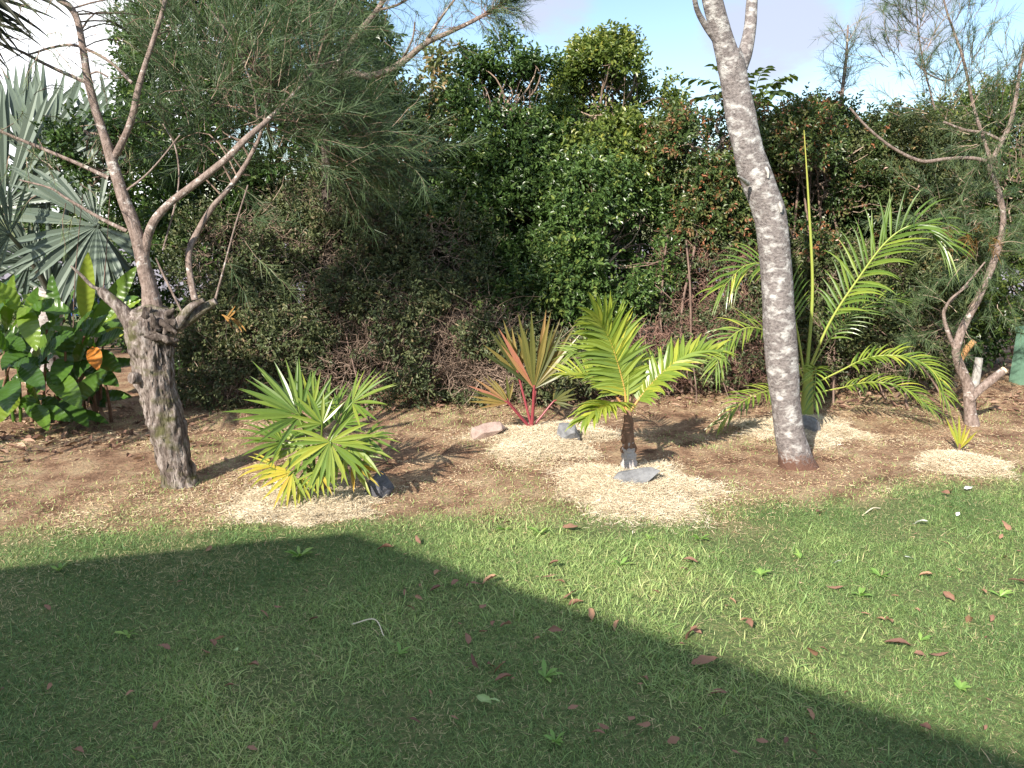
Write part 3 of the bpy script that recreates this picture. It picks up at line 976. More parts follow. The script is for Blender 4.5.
hedge_plant('evergreen_shrub', 'dark second row shrub closing the gap between the two tall trees of the hedge', 'shrub', P(500, 390, 9.5),
            [lobe(510, 215, 9.4, 70, 70, .3), lobe(450, 230, 9.4, 60, 70, .3), lobe(560, 230, 9.4, 50, 70, .3)],
            M['hedge_dark'], 3000, .06, cull=.2, seed=160, n_tw=30, n_stem=4, abias=-.08, relief=.2)
# dense understorey that closes the hedge behind the dry growth
for lab, foot, lbs in [('dense shaded shrub deep in the hedge behind the dry twigs right of the gnarled trunk', (250, 8.6), [(200, 290, 8.6, 60, 90, .35), (280, 290, 8.6, 60, 90, .35), (240, 370, 8.4, 80, 30, .3)]),
                       ('dense shaded shrub deep in the hedge behind the dry twigs above the green fan palm', (390, 8.6), [(360, 300, 8.6, 55, 85, .35), (430, 300, 8.6, 55, 85, .35), (390, 370, 8.4, 80, 30, .3)]),
                       ('dense shaded shrub deep in the hedge behind the palm with red stalks', (520, 8.6), [(510, 225, 8.9, 50, 60, .3), (450, 230, 8.9, 50, 60, .3), (500, 330, 8.5, 50, 60, .35), (560, 335, 8.5, 50, 60, .35), (520, 375, 8.4, 80, 30, .3)]),
                       ('dense shaded shrub deep in the hedge behind the bare reddish twigs', (690, 8.9), [(650, 320, 8.8, 50, 75, .35), (710, 310, 8.8, 50, 90, .35), (755, 320, 8.7, 45, 75, .35), (690, 375, 8.6, 80, 30, .3)]),
                       ('dense shaded shrub deep in the hedge behind the arching palm', (850, 8.9), [(820, 310, 8.8, 60, 75, .35), (890, 310, 8.8, 60, 75, .35), (950, 320, 8.8, 50, 70, .35), (860, 370, 8.6, 90, 24, .3)])]:
    hedge_plant('evergreen_shrub', lab, 'shrub', P(foot[0], 390, foot[1]), [lobe(*q) for q in lbs], M['hedge_dark'], 2300, .055, cull=.3, seed=130, n_tw=20, n_stem=3, abias=-.1)

# dry, twiggy lower growth
def dry_shrub(label, foot, lobes, n_sprig, n_tw, seed, mat='hedge_dull', tw='twig', leaf=.035, cull=.42, k=9):
    n_sprig, n_tw = int(n_sprig * 1.15), int(n_tw * .95)
    f_ = np.array([foot[0], foot[1], 0.])
    root = thing('dry_shrub', label, 'shrub', f_, 'dry twiggy shrubs at the foot of the hedge')
    g = Geo()
    pts = foliage(g, lobes, n_sprig, leaf, k, cull=cull, seed=seed, freq=3.2, thick=.25, up=.15, slen=.11)
    g.build('crown', M[mat], root)
    stems(root, f_, [c for c, r in lobes], 9, .016, spread=.45)
    g = Geo()
    li = RNG.integers(0, len(lobes), n_tw)
    C = np.array([q[0] for q in lobes])[li]; Rr = np.array([q[1] for q in lobes])[li]
    d = nrm(RNG.normal(0, 1, (n_tw, 3)))
    d[:, 1] = -np.abs(d[:, 1]) * .8 + .15
    s = C + d * Rr * RNG.uniform(.55, 1.0, (n_tw, 1))
    s[:, 2] = s[:, 2].clip(.04)
    L = .09 + RNG.exponential(.11, n_tw).clip(0, .5)
    Pm = walk(s, RNG.normal(0, 1, (n_tw, 3)) * np.array([1, .5, .8]) + np.array([0, -.25, .15]), L, 7, .45)
    Pm[:, :, 2] = np.maximum(Pm[:, :, 2], .02)
    rr = RNG.uniform(.0011, .0032, n_tw)[:, None] * np.linspace(1.15, .55, 7)[None]
    tubes(g, Pm, rr, 3, RNG.random(n_tw))
    g.build('twigs', M[tw], root)['kind'] = 'stuff'
    return root


dry_shrub('dry twiggy shrub with sparse leaves between the gnarled trunk and the green fan palm', P(250, 400, 7.3),
          [lobe(240, 270, 7.5, 60, 60, .4), lobe(270, 330, 7.3, 60, 50, .35), lobe(215, 340, 7.3, 40, 40, .3), lobe(290, 240, 7.7, 50, 40, .35), lobe(235, 385, 7.15, 55, 24, .25)], 5200, 3000, 61)
dry_shrub('dry brown shrub with sparse leaves behind the green fan palm', P(370, 400, 7.3),
          [lobe(360, 250, 7.6, 60, 50, .4), lobe(340, 310, 7.4, 60, 50, .35), lobe(395, 320, 7.3, 50, 50, .35), lobe(370, 370, 7.15, 80, 34, .25), lobe(330, 215, 7.8, 60, 40, .4)], 5400, 3200, 67)
dry_shrub('dry brown shrub with tangled twigs behind the palm with red stalks', P(470, 400, 7.3),
          [lobe(455, 270, 7.6, 50, 50, .4), lobe(480, 330, 7.35, 55, 48, .35), lobe(440, 340, 7.3, 45, 50, .3), lobe(500, 375, 7.2, 70, 28, .25), lobe(560, 365, 7.3, 50, 30, .25)], 4700, 3200, 73)
dry_shrub('bare tangled shrub of reddish twigs between the feather palm and the pale trunk', P(700, 395, 7.6),
          [lobe(690, 280, 7.9, 50, 60, .35), lobe(730, 290, 7.9, 40, 60, .35), lobe(690, 350, 7.6, 60, 40, .3), lobe(745, 350, 7.6, 50, 40, .3), lobe(640, 355, 7.5, 50, 34, .25)], 1700, 2800, 79, tw='twig_red')
dry_shrub('dull small leaved shrub behind the arching palm', P(850, 392, 7.6),
          [lobe(830, 290, 7.8, 60, 55, .35), lobe(880, 300, 7.8, 50, 55, .35), lobe(850, 350, 7.6, 70, 36, .3), lobe(910, 350, 7.7, 50, 38, .3)], 5000, 1600, 85, mat='hedge_olive')

# bare upright stems in the gap of the hedge
g = Geo()
root = thing('bare_shrub', 'cluster of bare upright brown stems in the hedge gap left of the pale trunk', 'shrub', P(690, 392, 7.65))
for pts, r in [([(668, 390, 7.7), (666, 330, 7.7), (662, 280, 7.75), (668, 235, 7.8)], .014), ([(682, 392, 7.6), (681, 340, 7.6), (683, 300, 7.65), (692, 262, 7.7), (698, 225, 7.75)], .015),
               ([(692, 392, 7.55), (691, 345, 7.5), (690, 285, 7.5), (686, 240, 7.6)], .012), ([(676, 390, 7.6), (664, 345, 7.55), (660, 310, 7.6), (663, 280, 7.6)], .012),
               ([(696, 330, 7.6), (712, 350, 7.5), (735, 362, 7.4)], .008), ([(683, 318, 7.6), (672, 300, 7.5), (655, 285, 7.5)], .006), ([(700, 392, 7.7), (705, 340, 7.7), (718, 300, 7.7), (722, 250, 7.8)], .010)]:
    g = Geo()
    tube(g, cr([P(*q) for q in pts], 6), np.linspace(r, r * .7, 6 * (len(pts) - 1) + 1), 6, .5, 0, .2)
    g.build('stem', M['stem_grey'], root, smooth=True)

# tree with compound leaves standing behind the hedge, seen either side of the trunk
root = thing('compound_leaf_tree', 'young tree with spreading compound leaves rising above the hedge behind the pale trunk', 'tree', P(750, 380, 9.4))
g = Geo()
top = P(749, 118, 9.4)
base = np.array([P(750, 380, 9.4)[0], 9.4, -.05])
tube(g, cr([base, base * .5 + top * .5 + np.array([.08, 0, 0]), top], 8), np.linspace(.04, .015, 17), 6, .5, 0, .1)
g.build('trunk', M['stem_grey'], root, smooth=True)
for tip in [(690, 78, 9.2), (715, 66, 9.7), (765, 68, 9.7), (790, 76, 9.2), (785, 92, 9.0), (700, 97, 8.9), (740, 70, 9.9), (768, 105, 8.9), (727, 110, 8.9), (775, 84, 9.4)]:
    g = Geo()
    e = P(*tip)
    mid = (top * .5 + e * .5) + np.array([0, 0, .12])
    pth = cr([top, mid, e], 8)
    tube(g, pth, np.linspace(.007, .002, len(pth)), 4, .4)
    tt = nrm(np.gradient(pth, axis=0))
    b_, d_, l_ = [], [], []
    for q in range(4, len(pth), 2):
        sd_ = nrm(np.cross(tt[q], [0, 0, 1.]))
        for sgn in (-1, 1):
            b_.append(pth[q]); d_.append(sd_ * sgn + tt[q] * .55 + np.array([0, 0, -.35]) + RNG.normal(0, .15, 3)); l_.append(RNG.uniform(.1, .16))
    b_, d_ = np.array(b_), np.array(d_)
    X, Dn, Z = frame(d_, np.array([0, 0, 1.]))
    scatter(g, LEAF_V, LEAF_F, b_, X, Dn, Z, np.array(l_) * .62, np.array(l_), .1, RNG.uniform(.3, .8, len(b_)))
    g.build('leaf', M['hedge_mid'], root)

# pale sparse far tree
root = thing('distant_tree', 'pale thin distant tree with sparse leaf clusters seen through the gap in the hedge', 'tree', P(435, 300, 15))
g = Geo()
lb = [lobe(430, 90, 15, 12, 12, .25), lobe(445, 66, 15, 7, 9, .2), lobe(440, 110, 15, 14, 14, .3), lobe(425, 130, 15, 14, 16, .3), lobe(450, 100, 15, 7, 10, .2), lobe(432, 75, 15, 8, 8, .2)]
foliage(g, lb, 330, .13, 6, cull=.3, seed=90, freq=1.2, slen=.3, abias=.35)
g.build('crown', M['hedge_olive'], root)
g = Geo()
f0 = np.array([P(437, 300, 15)[0], 15, -.05])
for c, r in lb:
    tube(g, cr([f0, np.array([c[0] * .5 + f0[0] * .5, 15, 1.4]), c], 6), np.linspace(.06, .01, 13), 5, .5)
g.build('trunk', M['stem_grey'], root, smooth=True)

# ------------------------------------------------------------------ fence and blue tarp glimpsed behind the planting
M['fence'] = plain_mat('grey_mauve_sheet', (.20, .19, .235), .5)
root = thing('fence', 'low grey mauve boundary fence glimpsed behind the planting', 'fence', (0, 16, 0))
g = Geo()
xx = np.arange(-11, 13, .05)
prof = np.where((np.arange(len(xx)) // 2) % 2 == 0, 0, .03)
V = np.concatenate([np.stack([xx, 16 + prof, 0 * xx - .05], -1), np.stack([xx, 16 + prof, 0 * xx + 1.05], -1)])
q = np.arange(len(xx) - 1)
g.add(V, np.stack([q, q + 1, q + 1 + len(xx), q + len(xx)], -1))
g.build('panel', M['fence'], root)
for px_ in np.arange(-10.8, 13, 2.4):
    g = Geo(); boxg(g, px_, 16.06, .54, .06, .05, 1.2); g.build('post', M['fence'], root)
g = Geo(); boxg(g, 1, 16.01, 1.07, 24, .09, .05); g.build('rail', M['fence'], root)
m, n, l, b, o = new_mat('blue_sheet'); b.inputs['Base Color'].default_value = (.02, .06, .2, 1); b.inputs['Roughness'].default_value = .4
g = Geo()
c = P(83, 287, 14.2)
th = np.linspace(0, PI, 9)
prof = np.stack([-.2 * np.cos(th), np.zeros(9), np.sin(th) ** .6 * (c[2] + .2)], -1)
rows = np.array([prof * np.array([1, 1, 1 + .06 * math.sin(k * 1.7)]) + np.array([c[0], 13.9 + k * .12, -.02]) for k in range(7)])
ii = (np.arange(6) * 9)[:, None]; jj = np.arange(8)[None]
g.add(rows.reshape(-1, 3), np.stack([ii + jj, ii + jj + 1, ii + jj + 10, ii + jj + 9], -1).reshape(-1, 4))
for e in (0, 6):
    g.add(rows[e], [list(range(9))])
o = g.build('tarp', m, loc=(c[0], 14.2, 0), smooth=False)
tag(o, 'blue covered heap glimpsed behind the silver palm', 'tarp')


# ------------------------------------------------------------------ palms
def fan(g, C, u, nv, R, span, cnt, fuse=.42, droop=.25, a0=.4, av=.12, fold=.45, edge=.70, dish=.12, n=6):
    droop = droop + .08
    u = nrm(u)
    nv = nrm(nv - u * np.dot(nv, u))
    th = np.linspace(-span / 2, span / 2, cnt) + RNG.normal(0, span / cnt * .12, cnt)
    D = rot_about(u, nv, th) + nv * (dish * (1 - np.cos(th)))[:, None] + RNG.normal(0, .05, (cnt, 3))
    L = R * (edge + (1 - edge) * np.cos(th / (span / 2) * PI / 2)) * RNG.uniform(.84, 1.06, cnt)
    W = fuse * L * (span / cnt) * 1.15
    strips(g, np.repeat(C[None], cnt, 0), D, nv, L, W, droop * RNG.uniform(.2, 2.0, cnt), n, fold, np.clip(a0 + RNG.normal(0, av, cnt), 0, 1), 0, fuse, .02, .06)


def pinnate(root, pts, npair, L, W, nv, mat, smat, r0=.008, ang0=68, ang1=28, droop=.35, t0=.18, vee=.25, a0=.45, av=.1, name='frond', fold=.4, prof=None, one=None, stalk_a=.4, lean=0., basew=.35):
    p = cr([P(*q) for q in pts], 10)
    seg = np.linalg.norm(np.diff(p, axis=0), axis=1)
    s = np.concatenate([[0], np.cumsum(seg)])
    s /= s[-1]
    t = np.linspace(t0, 1, npair)
    B = np.stack([np.interp(t, s, p[:, k]) for k in range(3)], -1)
    tg = nrm(np.gradient(p, axis=0))
    T = nrm(np.stack([np.interp(t, s, tg[:, k]) for k in range(3)], -1))
    nv = np.asarray(nv, float)
    g = Geo()
    for sgn in (-1, 1):
        if one and sgn != one:
            continue
        N_ = nrm(nv - T * (T @ nv)[:, None])
        S = np.cross(T, N_) * sgn
        ang = R_(ang0) + (R_(ang1) - R_(ang0)) * ((t - t0) / (1 - t0)) + RNG.normal(0, .09, npair)
        D = T * np.cos(ang)[:, None] + S * np.sin(ang)[:, None] + N_ * vee + RNG.normal(0, .07, (npair, 3))
        D[:, 2] += lean
        q = (t - t0) / (1 - t0)
        LL = L * (.55 + .45 * np.sin(np.clip(q * 1.25 + .18, 0, 1) * PI * .5) - .5 * np.clip(q - .55, 0, 1)) * RNG.uniform(.9, 1.08, npair)
        strips(g, B, D, N_, LL, W * (1 - .35 * q), droop * RNG.uniform(.6, 1.4, npair), 6, fold, np.clip(a0 + RNG.normal(0, av, npair), 0, 1), 0, .3, .03, basew)
    f_ = g.build(name, mat, root)
    g = Geo()
    tube(g, p, np.linspace(r0, r0 * .25, len(p)), 6, np.linspace(stalk_a + .2, stalk_a - .2, len(p)).repeat(6).clip(0, 1))
    st = g.build('stalk', smat, root, smooth=True)
    st.parent = f_
    return f_


def fan_frond(root, base, C, tip, span, cnt, mat, smat, nv=(0, -.55, .75), r=.006, a0=.4, droop=.25, sag=.05, R=None, sa=.4, **kw):
    c = P(*C); t = P(*tip); b_ = base if isinstance(base, np.ndarray) else P(*base)
    u = t - c
    g = Geo()
    fan(g, c, u, np.asarray(nv, float), R or np.linalg.norm(u), R_(span), cnt, droop=droop, a0=a0, **kw)
    f_ = g.build('frond', mat, root)
    g = Geo()
    mid = b_ * .45 + c * .55 + np.array([0, 0, sag])
    pth = cr([b_, mid, c, c + nrm(u) * .03], 6)
    tube(g, pth, np.linspace(r * 1.3, r * .7, len(pth)), 6, sa)
    st = g.build('stalk', smat, root, smooth=True)
    st.parent = f_
    return f_


# --- green fan palm (left of the middle)
b0 = G(318, 497)
YB = b0[1]
root = thing('fan_palm', 'low spreading green fan palm with yellowing lower leaves left of the middle', 'palm', b0)
base = b0 + np.array([0, 0, .10])
fp = [  # centre, tip, span, count, a0, droop, normal
    ((300, 416, YB - .05), (236, 378, YB - .15), 150, 22, .33, .10, (.2, -.6, .6)),
    ((296, 412, YB + .15), (262, 366, YB + .25), 130, 18, .30, .08, (.4, -.8, .2)),
    ((312, 410, YB + .05), (322, 372, YB + .1), 120, 15, .36, .15, (.1, -.9, .2)),
    ((352, 403, YB + .05), (396, 380, YB + .0), 150, 22, .38, .12, (-.2, -.55, .75)),
    ((283, 442, YB - .15), (234, 432, YB - .25), 150, 19, .38, .25, (.2, -.4, .85)),
    ((330, 442, YB - .22), (337, 498, YB - .34), 250, 30, .42, .35, (0, -.85, .5)),
    ((365, 436, YB - .05), (400, 446, YB - .05), 150, 17, .36, .25, (-.15, -.4, .85)),
    ((276, 467, YB - .15), (238, 474, YB - .25), 130, 15, .68, .35, (.1, -.5, .8)),
    ((292, 472, YB - .25), (265, 505, YB - .33), 140, 17, .74, .35, (.1, -.7, .6)),
    ((318, 470, YB - .25), (322, 502, YB - .36), 150, 17, .62, .35, (0, -.85, .5)),
    ((352, 464, YB - .08), (382, 486, YB - .15), 90, 9, .86, .3, (-.2, -.55, .75)),
    ((340, 425, YB + .05), (362, 392, YB + .12), 140, 17, .32, .12, (0, -.8, .4)),
]
fp += [((322, 430, YB + .2), (292, 376, YB + .35), 150, 20, .3, .15, (.1, -.8, .4)), ((338, 452, YB - .1), (374, 468, YB - .2), 140, 16, .45, .35, (-.1, -.5, .8)),
       ((305, 446, YB - .12), (262, 470, YB - .22), 150, 18, .46, .3, (.15, -.6, .7)), ((322, 424, YB - .05), (300, 392, YB - .05), 150, 16, .36, .2, (.1, -.8, .5)), ((350, 446, YB - .12), (378, 474, YB - .25), 140, 14, .42, .35, (-.1, -.6, .7)),
       ((300, 478, YB - .2), (300, 510, YB - .3), 140, 14, .78, .4, (0, -.8, .5))]
fp = [(C, (C[0] + (t_[0] - C[0]) * 1.04, C[1] + (t_[1] - C[1]) * 1.0, t_[2]), sp_, c_, a_ + .08, d_, n_) for C, t_, sp_, c_, a_, d_, n_ in fp]
for C, tip, span, cnt, a0, dr, nv in fp:
    fan_frond(root, base + RNG.normal(0, .02, 3) * np.array([1, 1, .5]), C, tip, span, int(cnt * .62), M['fan_green'], M['fan_green'], nv, .006, a0, dr, fuse=.40, edge=.82, sa=.5)
g = Geo()
tube(g, [b0 - [0, 0, .05], b0 + [.005, 0, .06], b0 + [.01, 0, .16]], [.05, .055, .03], 10, .4, 0, .3, 3, 20)
g.build('trunk', M['fiber'], root, smooth=True)

# --- red stalked palm
b0 = G(532, 433)
YB = b0[1]
root = thing('fan_palm', 'small palm with crimson stalks and bronze green folded fans', 'palm', b0)
base = b0 + np.array([0, 0, .03])
for C, tip, span, cnt, a0, nv, rr in [
    ((534, 389, YB - .03), (541, 314, YB - .05), 105, 15, .42, (0, -1, .15), .011),
    ((536, 389, YB + .03), (552, 311, YB + .05), 55, 8, .55, (.1, -1, .1), .009),
    ((518, 374, YB + .06), (500, 322, YB + .08), 80, 11, .48, (.15, -1, .2), .009),
    ((508, 403, YB - .05), (468, 384, YB - .1), 75, 11, .60, (.1, -.8, .5), .008),
    ((509, 402, YB - .02), (500, 376, YB - .02), 60, 6, .75, (.1, -.9, .3), .006),
    ((553, 402, YB + .05), (577, 389, YB + .08), 110, 11, .25, (-.1, -.7, .6), .008)]:
    fan_frond(root, base + RNG.normal(0, .008, 3), C, tip, span, int(cnt * .8), M['red_palm'], M['red_stalk'], nv, rr, a0, .08, sag=.0, fuse=.45, edge=.80, sa=.6, av=.25)
g = Geo()
tube(g, [b0 - [0, 0, .04], b0 + [0, 0, .03], b0 + [0, 0, .07]], [.035, .032, .015], 9, .6, 0, .25, 3, 30)
g.build('trunk', M['fiber'], root, smooth=True)

# --- small feather palm with grey trunk (middle)
b0 = G(630, 474)
YB = b0[1]
root = thing('feather_palm', 'small yellow green feather palm with a short ringed grey trunk behind the flat stone', 'palm', b0)
g = Geo()
tp = [P(630, 478, YB), P(629, 465, YB), P(628.5, 450, YB), P(628, 438, YB)]
tube(g, cr(tp, 6), np.interp(np.linspace(0, 1, 19), [0, .25, 1], [.062, .054, .036]) * (1 + .10 * np.sin(np.arange(19) * 2.1)), 14, .5, 0, .14, 4, 20)
tr_ = g.build('trunk', M['palm_trunk'], root, smooth=True)
g = Geo()
tube(g, cr([P(628.3, 452, YB), P(628, 440, YB), P(628, 425, YB), P(628, 410, YB)], 6), np.interp(np.linspace(0, 1, 19), [0, .12, .4, 1], [.044, .050, .038, .022]), 18, .5, 0, .5, 5, 34, True, .15)
g.build('crownshaft', M['fiber'], root, smooth=True)
BM, BS = M['bottle'], M['orange_stalk']
pinnate(root, [(627, 415, YB), (624, 388, YB), (616, 358, YB - .02), (608, 336, YB - .04), (598, 318, YB - .12)], 38, .29, .044, (.15, -1, .2), BM, BS, .009, 70, 16, .8, .20, .04, .50, stalk_a=.4, basew=.7, av=.15)
pinnate(root, [(630, 412, YB), (643, 394, YB), (667, 369, YB - .02), (691, 354, YB + .05), (714, 351, YB + .1)], 40, .21, .036, (-.15, -.55, .8), BM, BS, .009, 60, 26, .9, .14, .25, .5, stalk_a=.5, basew=.7, av=.15)
pinnate(root, [(626, 412, YB), (622, 408, YB - .12), (612, 405, YB - .30), (600, 408, YB - .46), (588, 418, YB - .55)], 34, .20, .046, (-.2, -.35, 1), BM, BS, .009, 60, 20, 1.1, .25, .2, .62, stalk_a=.5)
pinnate(root, [(626, 412, YB), (616, 396, YB + .02), (600, 381, YB + .04), (584, 374, YB + .06), (566, 373, YB + .08)], 30, .17, .022, (.1, -.5, .9), BM, BS, .009, 60, 30, .3, .3, .3, .62, stalk_a=.7)
pinnate(root, [(627, 412, YB + .02), (618, 385, YB + .2), (604, 362, YB + .3), (588, 348, YB + .36), (572, 352, YB + .40)], 24, .20, .02, (.1, -.6, .7), BM, BS, .008, 62, 28, .4, .3, .2, .35, stalk_a=.4)
pinnate(root, [(629, 412, YB + .02), (636, 385, YB + .25), (648, 365, YB + .4), (655, 358, YB + .55)], 20, .2, .02, (0, -.6, .7), BM, BS, .008, 62, 28, .4, .3, .2, .3, stalk_a=.4)
g = Geo()
tube(g, cr([P(628, 412, YB), P(628, 385, YB), P(629, 352, YB)], 6), np.linspace(.008, .003, 13), 5, .3)
g.build('spear_leaf', M['areca_stalk'], root, smooth=True)

# --- big arching palm behind the pale trunk
YB = 6.75
b0 = np.array([P(806, 415, YB)[0], YB, 0.])
b0[2] = gz(b0[0], b0[1])
root = thing('feather_palm', 'large arching feather palm with a tall unopened spear behind the pale trunk', 'palm', b0)
AM, AS = M['areca'], M['areca_stalk']
g = Geo()
tube(g, cr([b0 - [0, 0, .05], b0 + [0, 0, .12], P(808, 385, YB), P(808, 365, YB)], 6), np.linspace(.06, .032, 19), 10, .3, 0, .12, 4, 20)
g.build('trunk', M['areca_stalk'], root, smooth=True)
Y = YB
fr = [
    ([(808, 372, Y), (830, 322, Y - .05), (860, 276, Y - .1), (886, 242, Y - .15), (910, 226, Y - .2), (930, 230, Y - .22), (944, 244, Y - .24)], 40, .46, .026, (-.4, -.75, .55), .45, .016),
    ([(808, 374, Y), (826, 344, Y + .1), (848, 318, Y + .2), (872, 303, Y + .3), (902, 298, Y + .4)], 28, .34, .02, (-.3, -.6, .7), .35, .010),
    ([(810, 386, Y), (838, 372, Y - .1), (868, 358, Y - .2), (900, 356, Y - .3), (930, 368, Y - .38), (944, 395, Y - .42)], 38, .30, .026, (-.1, -.35, 1), .62, .012),
    ([(810, 394, Y), (840, 388, Y - .15), (872, 382, Y - .3), (904, 388, Y - .42), (930, 408, Y - .5)], 30, .26, .022, (-.1, -.3, 1), .6, .010),
    ([(804, 372, Y), (797, 330, Y), (786, 290, Y - .05), (768, 266, Y - .1), (745, 266, Y - .15), (722, 288, Y - .2)], 36, .38, .026, (.35, -.75, .6), .5, .013),
    ([(804, 380, Y), (790, 350, Y - .1), (768, 332, Y - .2), (746, 328, Y - .3), (726, 342, Y - .36), (716, 366, Y - .4)], 34, .30, .024, (.2, -.5, .9), .55, .011),
    ([(804, 392, Y), (786, 390, Y - .2), (764, 392, Y - .36), (742, 402, Y - .48), (722, 422, Y - .55)], 28, .24, .022, (.1, -.35, 1), .62, .010),
    ([(808, 388, Y), (814, 372, Y - .25), (816, 368, Y - .4), (815, 384, Y - .58), (813, 402, Y - .66)], 20, .22, .022, (0, -.3, 1), .5, .008),
]
for pts, npr, L, W, nv, a0, r0 in fr:
    pinnate(root, pts, int(npr * .74), L * .88, W, nv, AM, AS, r0 * .72, 56, 24, 1.0, .30, .2, a0 + .06, .16)
g = Geo()
sp = cr([P(807, 370, Y), P(812.5, 290, Y), P(808.5, 200, Y - .05), P(804, 130, Y - .1)], 8)
tube(g, sp, np.interp(np.linspace(0, 1, len(sp)), [0, .5, 1], [.015, .011, .003]), 7, np.linspace(.2, .8, len(sp)).repeat(7), 0, .06, 3, 10)
g.build('spear_leaf', AS, root, smooth=True)

# --- tiny yellow seedling at the right
b0 = G(959, 452)
YB = b0[1]
root = thing('palm_seedling', 'tiny yellow palm seedling with upright blades at the right', 'seedling', b0)
for tx_, ty_, a0 in [(946, 417, .8), (952, 416, .7), (959, 415, .78), (966, 424, .85), (977, 431, .86), (970, 428, .9)]:
    g = Geo()
    c = b0 + np.array([0, 0, .02])
    dd = P(tx_, ty_, YB + RNG.normal(0, .04)) - c
    strips(g, c[None], dd[None], np.array([0, -1, .3]), np.linalg.norm(dd), .022, .1, 6, .3, a0, 0, .5, .05, .3)
    g.build('blade', M['fan_green'], root)
g = Geo(); tube(g, [b0 - [0, 0, .03], b0 + [0, 0, .06]], [.012, .008], 6); g.build('stem', M['fiber'], root)

# --- silver fan palm at the left
YB = 8.3
b0 = np.array([P(48, 400, YB)[0], YB, 0.])
root = thing('silver_palm', 'large silvery blue fan palm at the left edge behind the broad leaved clump', 'palm', b0)
g = Geo()
tube(g, cr([b0 - [0, 0, .05], b0 + [0, 0, .4], P(50, 290, YB)], 6), np.linspace(.2, .14, 13), 14, .5, 0, .15, 4, 8)
g.build('trunk', M['palm_trunk'], root, smooth=True)
bs = P(50, 295, YB)
for C, tip, span, cnt, a0, nv, dr in [
    ((97, 226, YB - .5), (-14, 236, YB - .8), 215, 32, .42, (.25, -.85, .35), .25),
    ((97, 226, YB - .5), (120, 300, YB - .6), 120, 14, .35, (0, -.9, .3), .2),
    ((48, 172, YB), (78, 60, YB + .1), 120, 21, .48, (.05, -1, .1), .05),
    ((5, 205, YB - .3), (-10, 62, YB - .3), 160, 28, .5, (.2, -1, .1), .08), ((30, 262, YB - .6), (-30, 240, YB - .9), 190, 26, .4, (.2, -.8, .5), .2),
    ((120, 180, YB + .3), (125, 60, YB + .4), 85, 14, .4, (-.1, -1, .1), .08),
    ((10, 235, YB - .9), (-40, 190, YB - 1.3), 170, 24, .55, (.3, -.7, .6), .2),
    ((60, 265, YB + .2), (40, 330, YB + .1), 160, 20, .3, (0, -.9, .2), .25),
    ((20, 150, YB + .4), (40, 55, YB + .5), 130, 20, .45, (.05, -1, .1), .05), ((70, 200, YB + .2), (20, 130, YB), 150, 22, .35, (.15, -.9, .3), .1),
    ((-60, 240, YB), (-150, 210, YB), 180, 24, .5, (0, -.8, .5), .2)]:
    fan_frond(root, bs, C, tip, span, cnt, M['silver'], M['silver'], nv, .02, a0, dr, fuse=.62, edge=.84, dish=.2)

# --- dark overhanging palm fronds (crown left of the frame)
bt = np.array([-4.0, 4.6, 3.2])
b0 = np.array([-4.5, 4.4, 0.])
root = thing('dark_palm', 'palm beyond the left edge whose dark hanging fan tips enter the top left corner', 'palm', b0)
g = Geo()
tube(g, cr([b0 - [0, 0, .05], b0 + [.1, .05, 1.4], bt], 8), np.linspace(.075, .05, 17), 12, .5, 0, .1, 4, 10)
g.build('trunk', M['palm_trunk'], root, smooth=True)


def hang(C, tip, span=130, cnt=20, nv=(.1, -.6, .7)):
    C, tip = np.asarray(C, float), np.asarray(tip, float)
    g = Geo()
    fan(g, C, tip - C, np.asarray(nv, float), np.linalg.norm(tip - C), R_(span), cnt, .42, .3, .4, edge=.85)
    f_ = g.build('frond', M['backlit_frond'], root)
    g = Geo()
    tube(g, cr([bt, bt * .5 + C * .5 + np.array([0, 0, .12]), C], 6), np.linspace(.014, .009, 13), 6)
    st = g.build('stalk', M['fiber'], root, smooth=True)
    st.parent = f_


hang(P(-50, -40, 4.7), P(58, 20, 4.6), 120, 20, (.2, -.8, .5))
hang(P(-52, -12, 4.8), P(36, 54, 4.7), 120, 18, (.3, -.8, .5))
hang(P(-60, 10, 4.6), P(12, 88, 4.6), 110, 16, (.3, -.8, .5))
for az_, el_, l_, r_ in [(75, .5, .6, .6), (110, .3, .7, .7), (140, .2, .8, .7), (180, .2, .8, .7), (220, .1, .8, .7), (265, .3, .8, .7), (310, .4, .6, .6)]:
    d_ = np.array([math.cos(R_(az_)), math.sin(R_(az_)), el_])
    C_ = bt + d_ * l_
    hang(C_, C_ + (d_ - np.array([0, 0, .35])) * r_, 150, 18, (0, -.2, 1))
for C_, t_ in [((-3.75, 4.45, 2.2), (-3.3, 4.4, 1.6)), ((-3.9, 4.2, 1.9), (-3.5, 4.05, 1.3)), ((-3.7, 4.7, 1.8), (-3.35, 4.8, 1.25)), ((-3.85, 4.0, 2.4), (-3.3, 3.8, 1.9)), ((-4.2, 4.1, 1.7), (-3.9, 3.9, 1.0))]:  # unseen low fronds, added to dapple shade over the broad leaved clump
    hang(C_, t_, 150, 18, (.5, .6, .3))

# --- broad leaved clump at the left
b0 = G(66, 424)
YB = b0[1]
root = thing('broad_leaved_plant', 'clump of broad glossy green leaves on cane stems at the left edge', 'plant', b0)


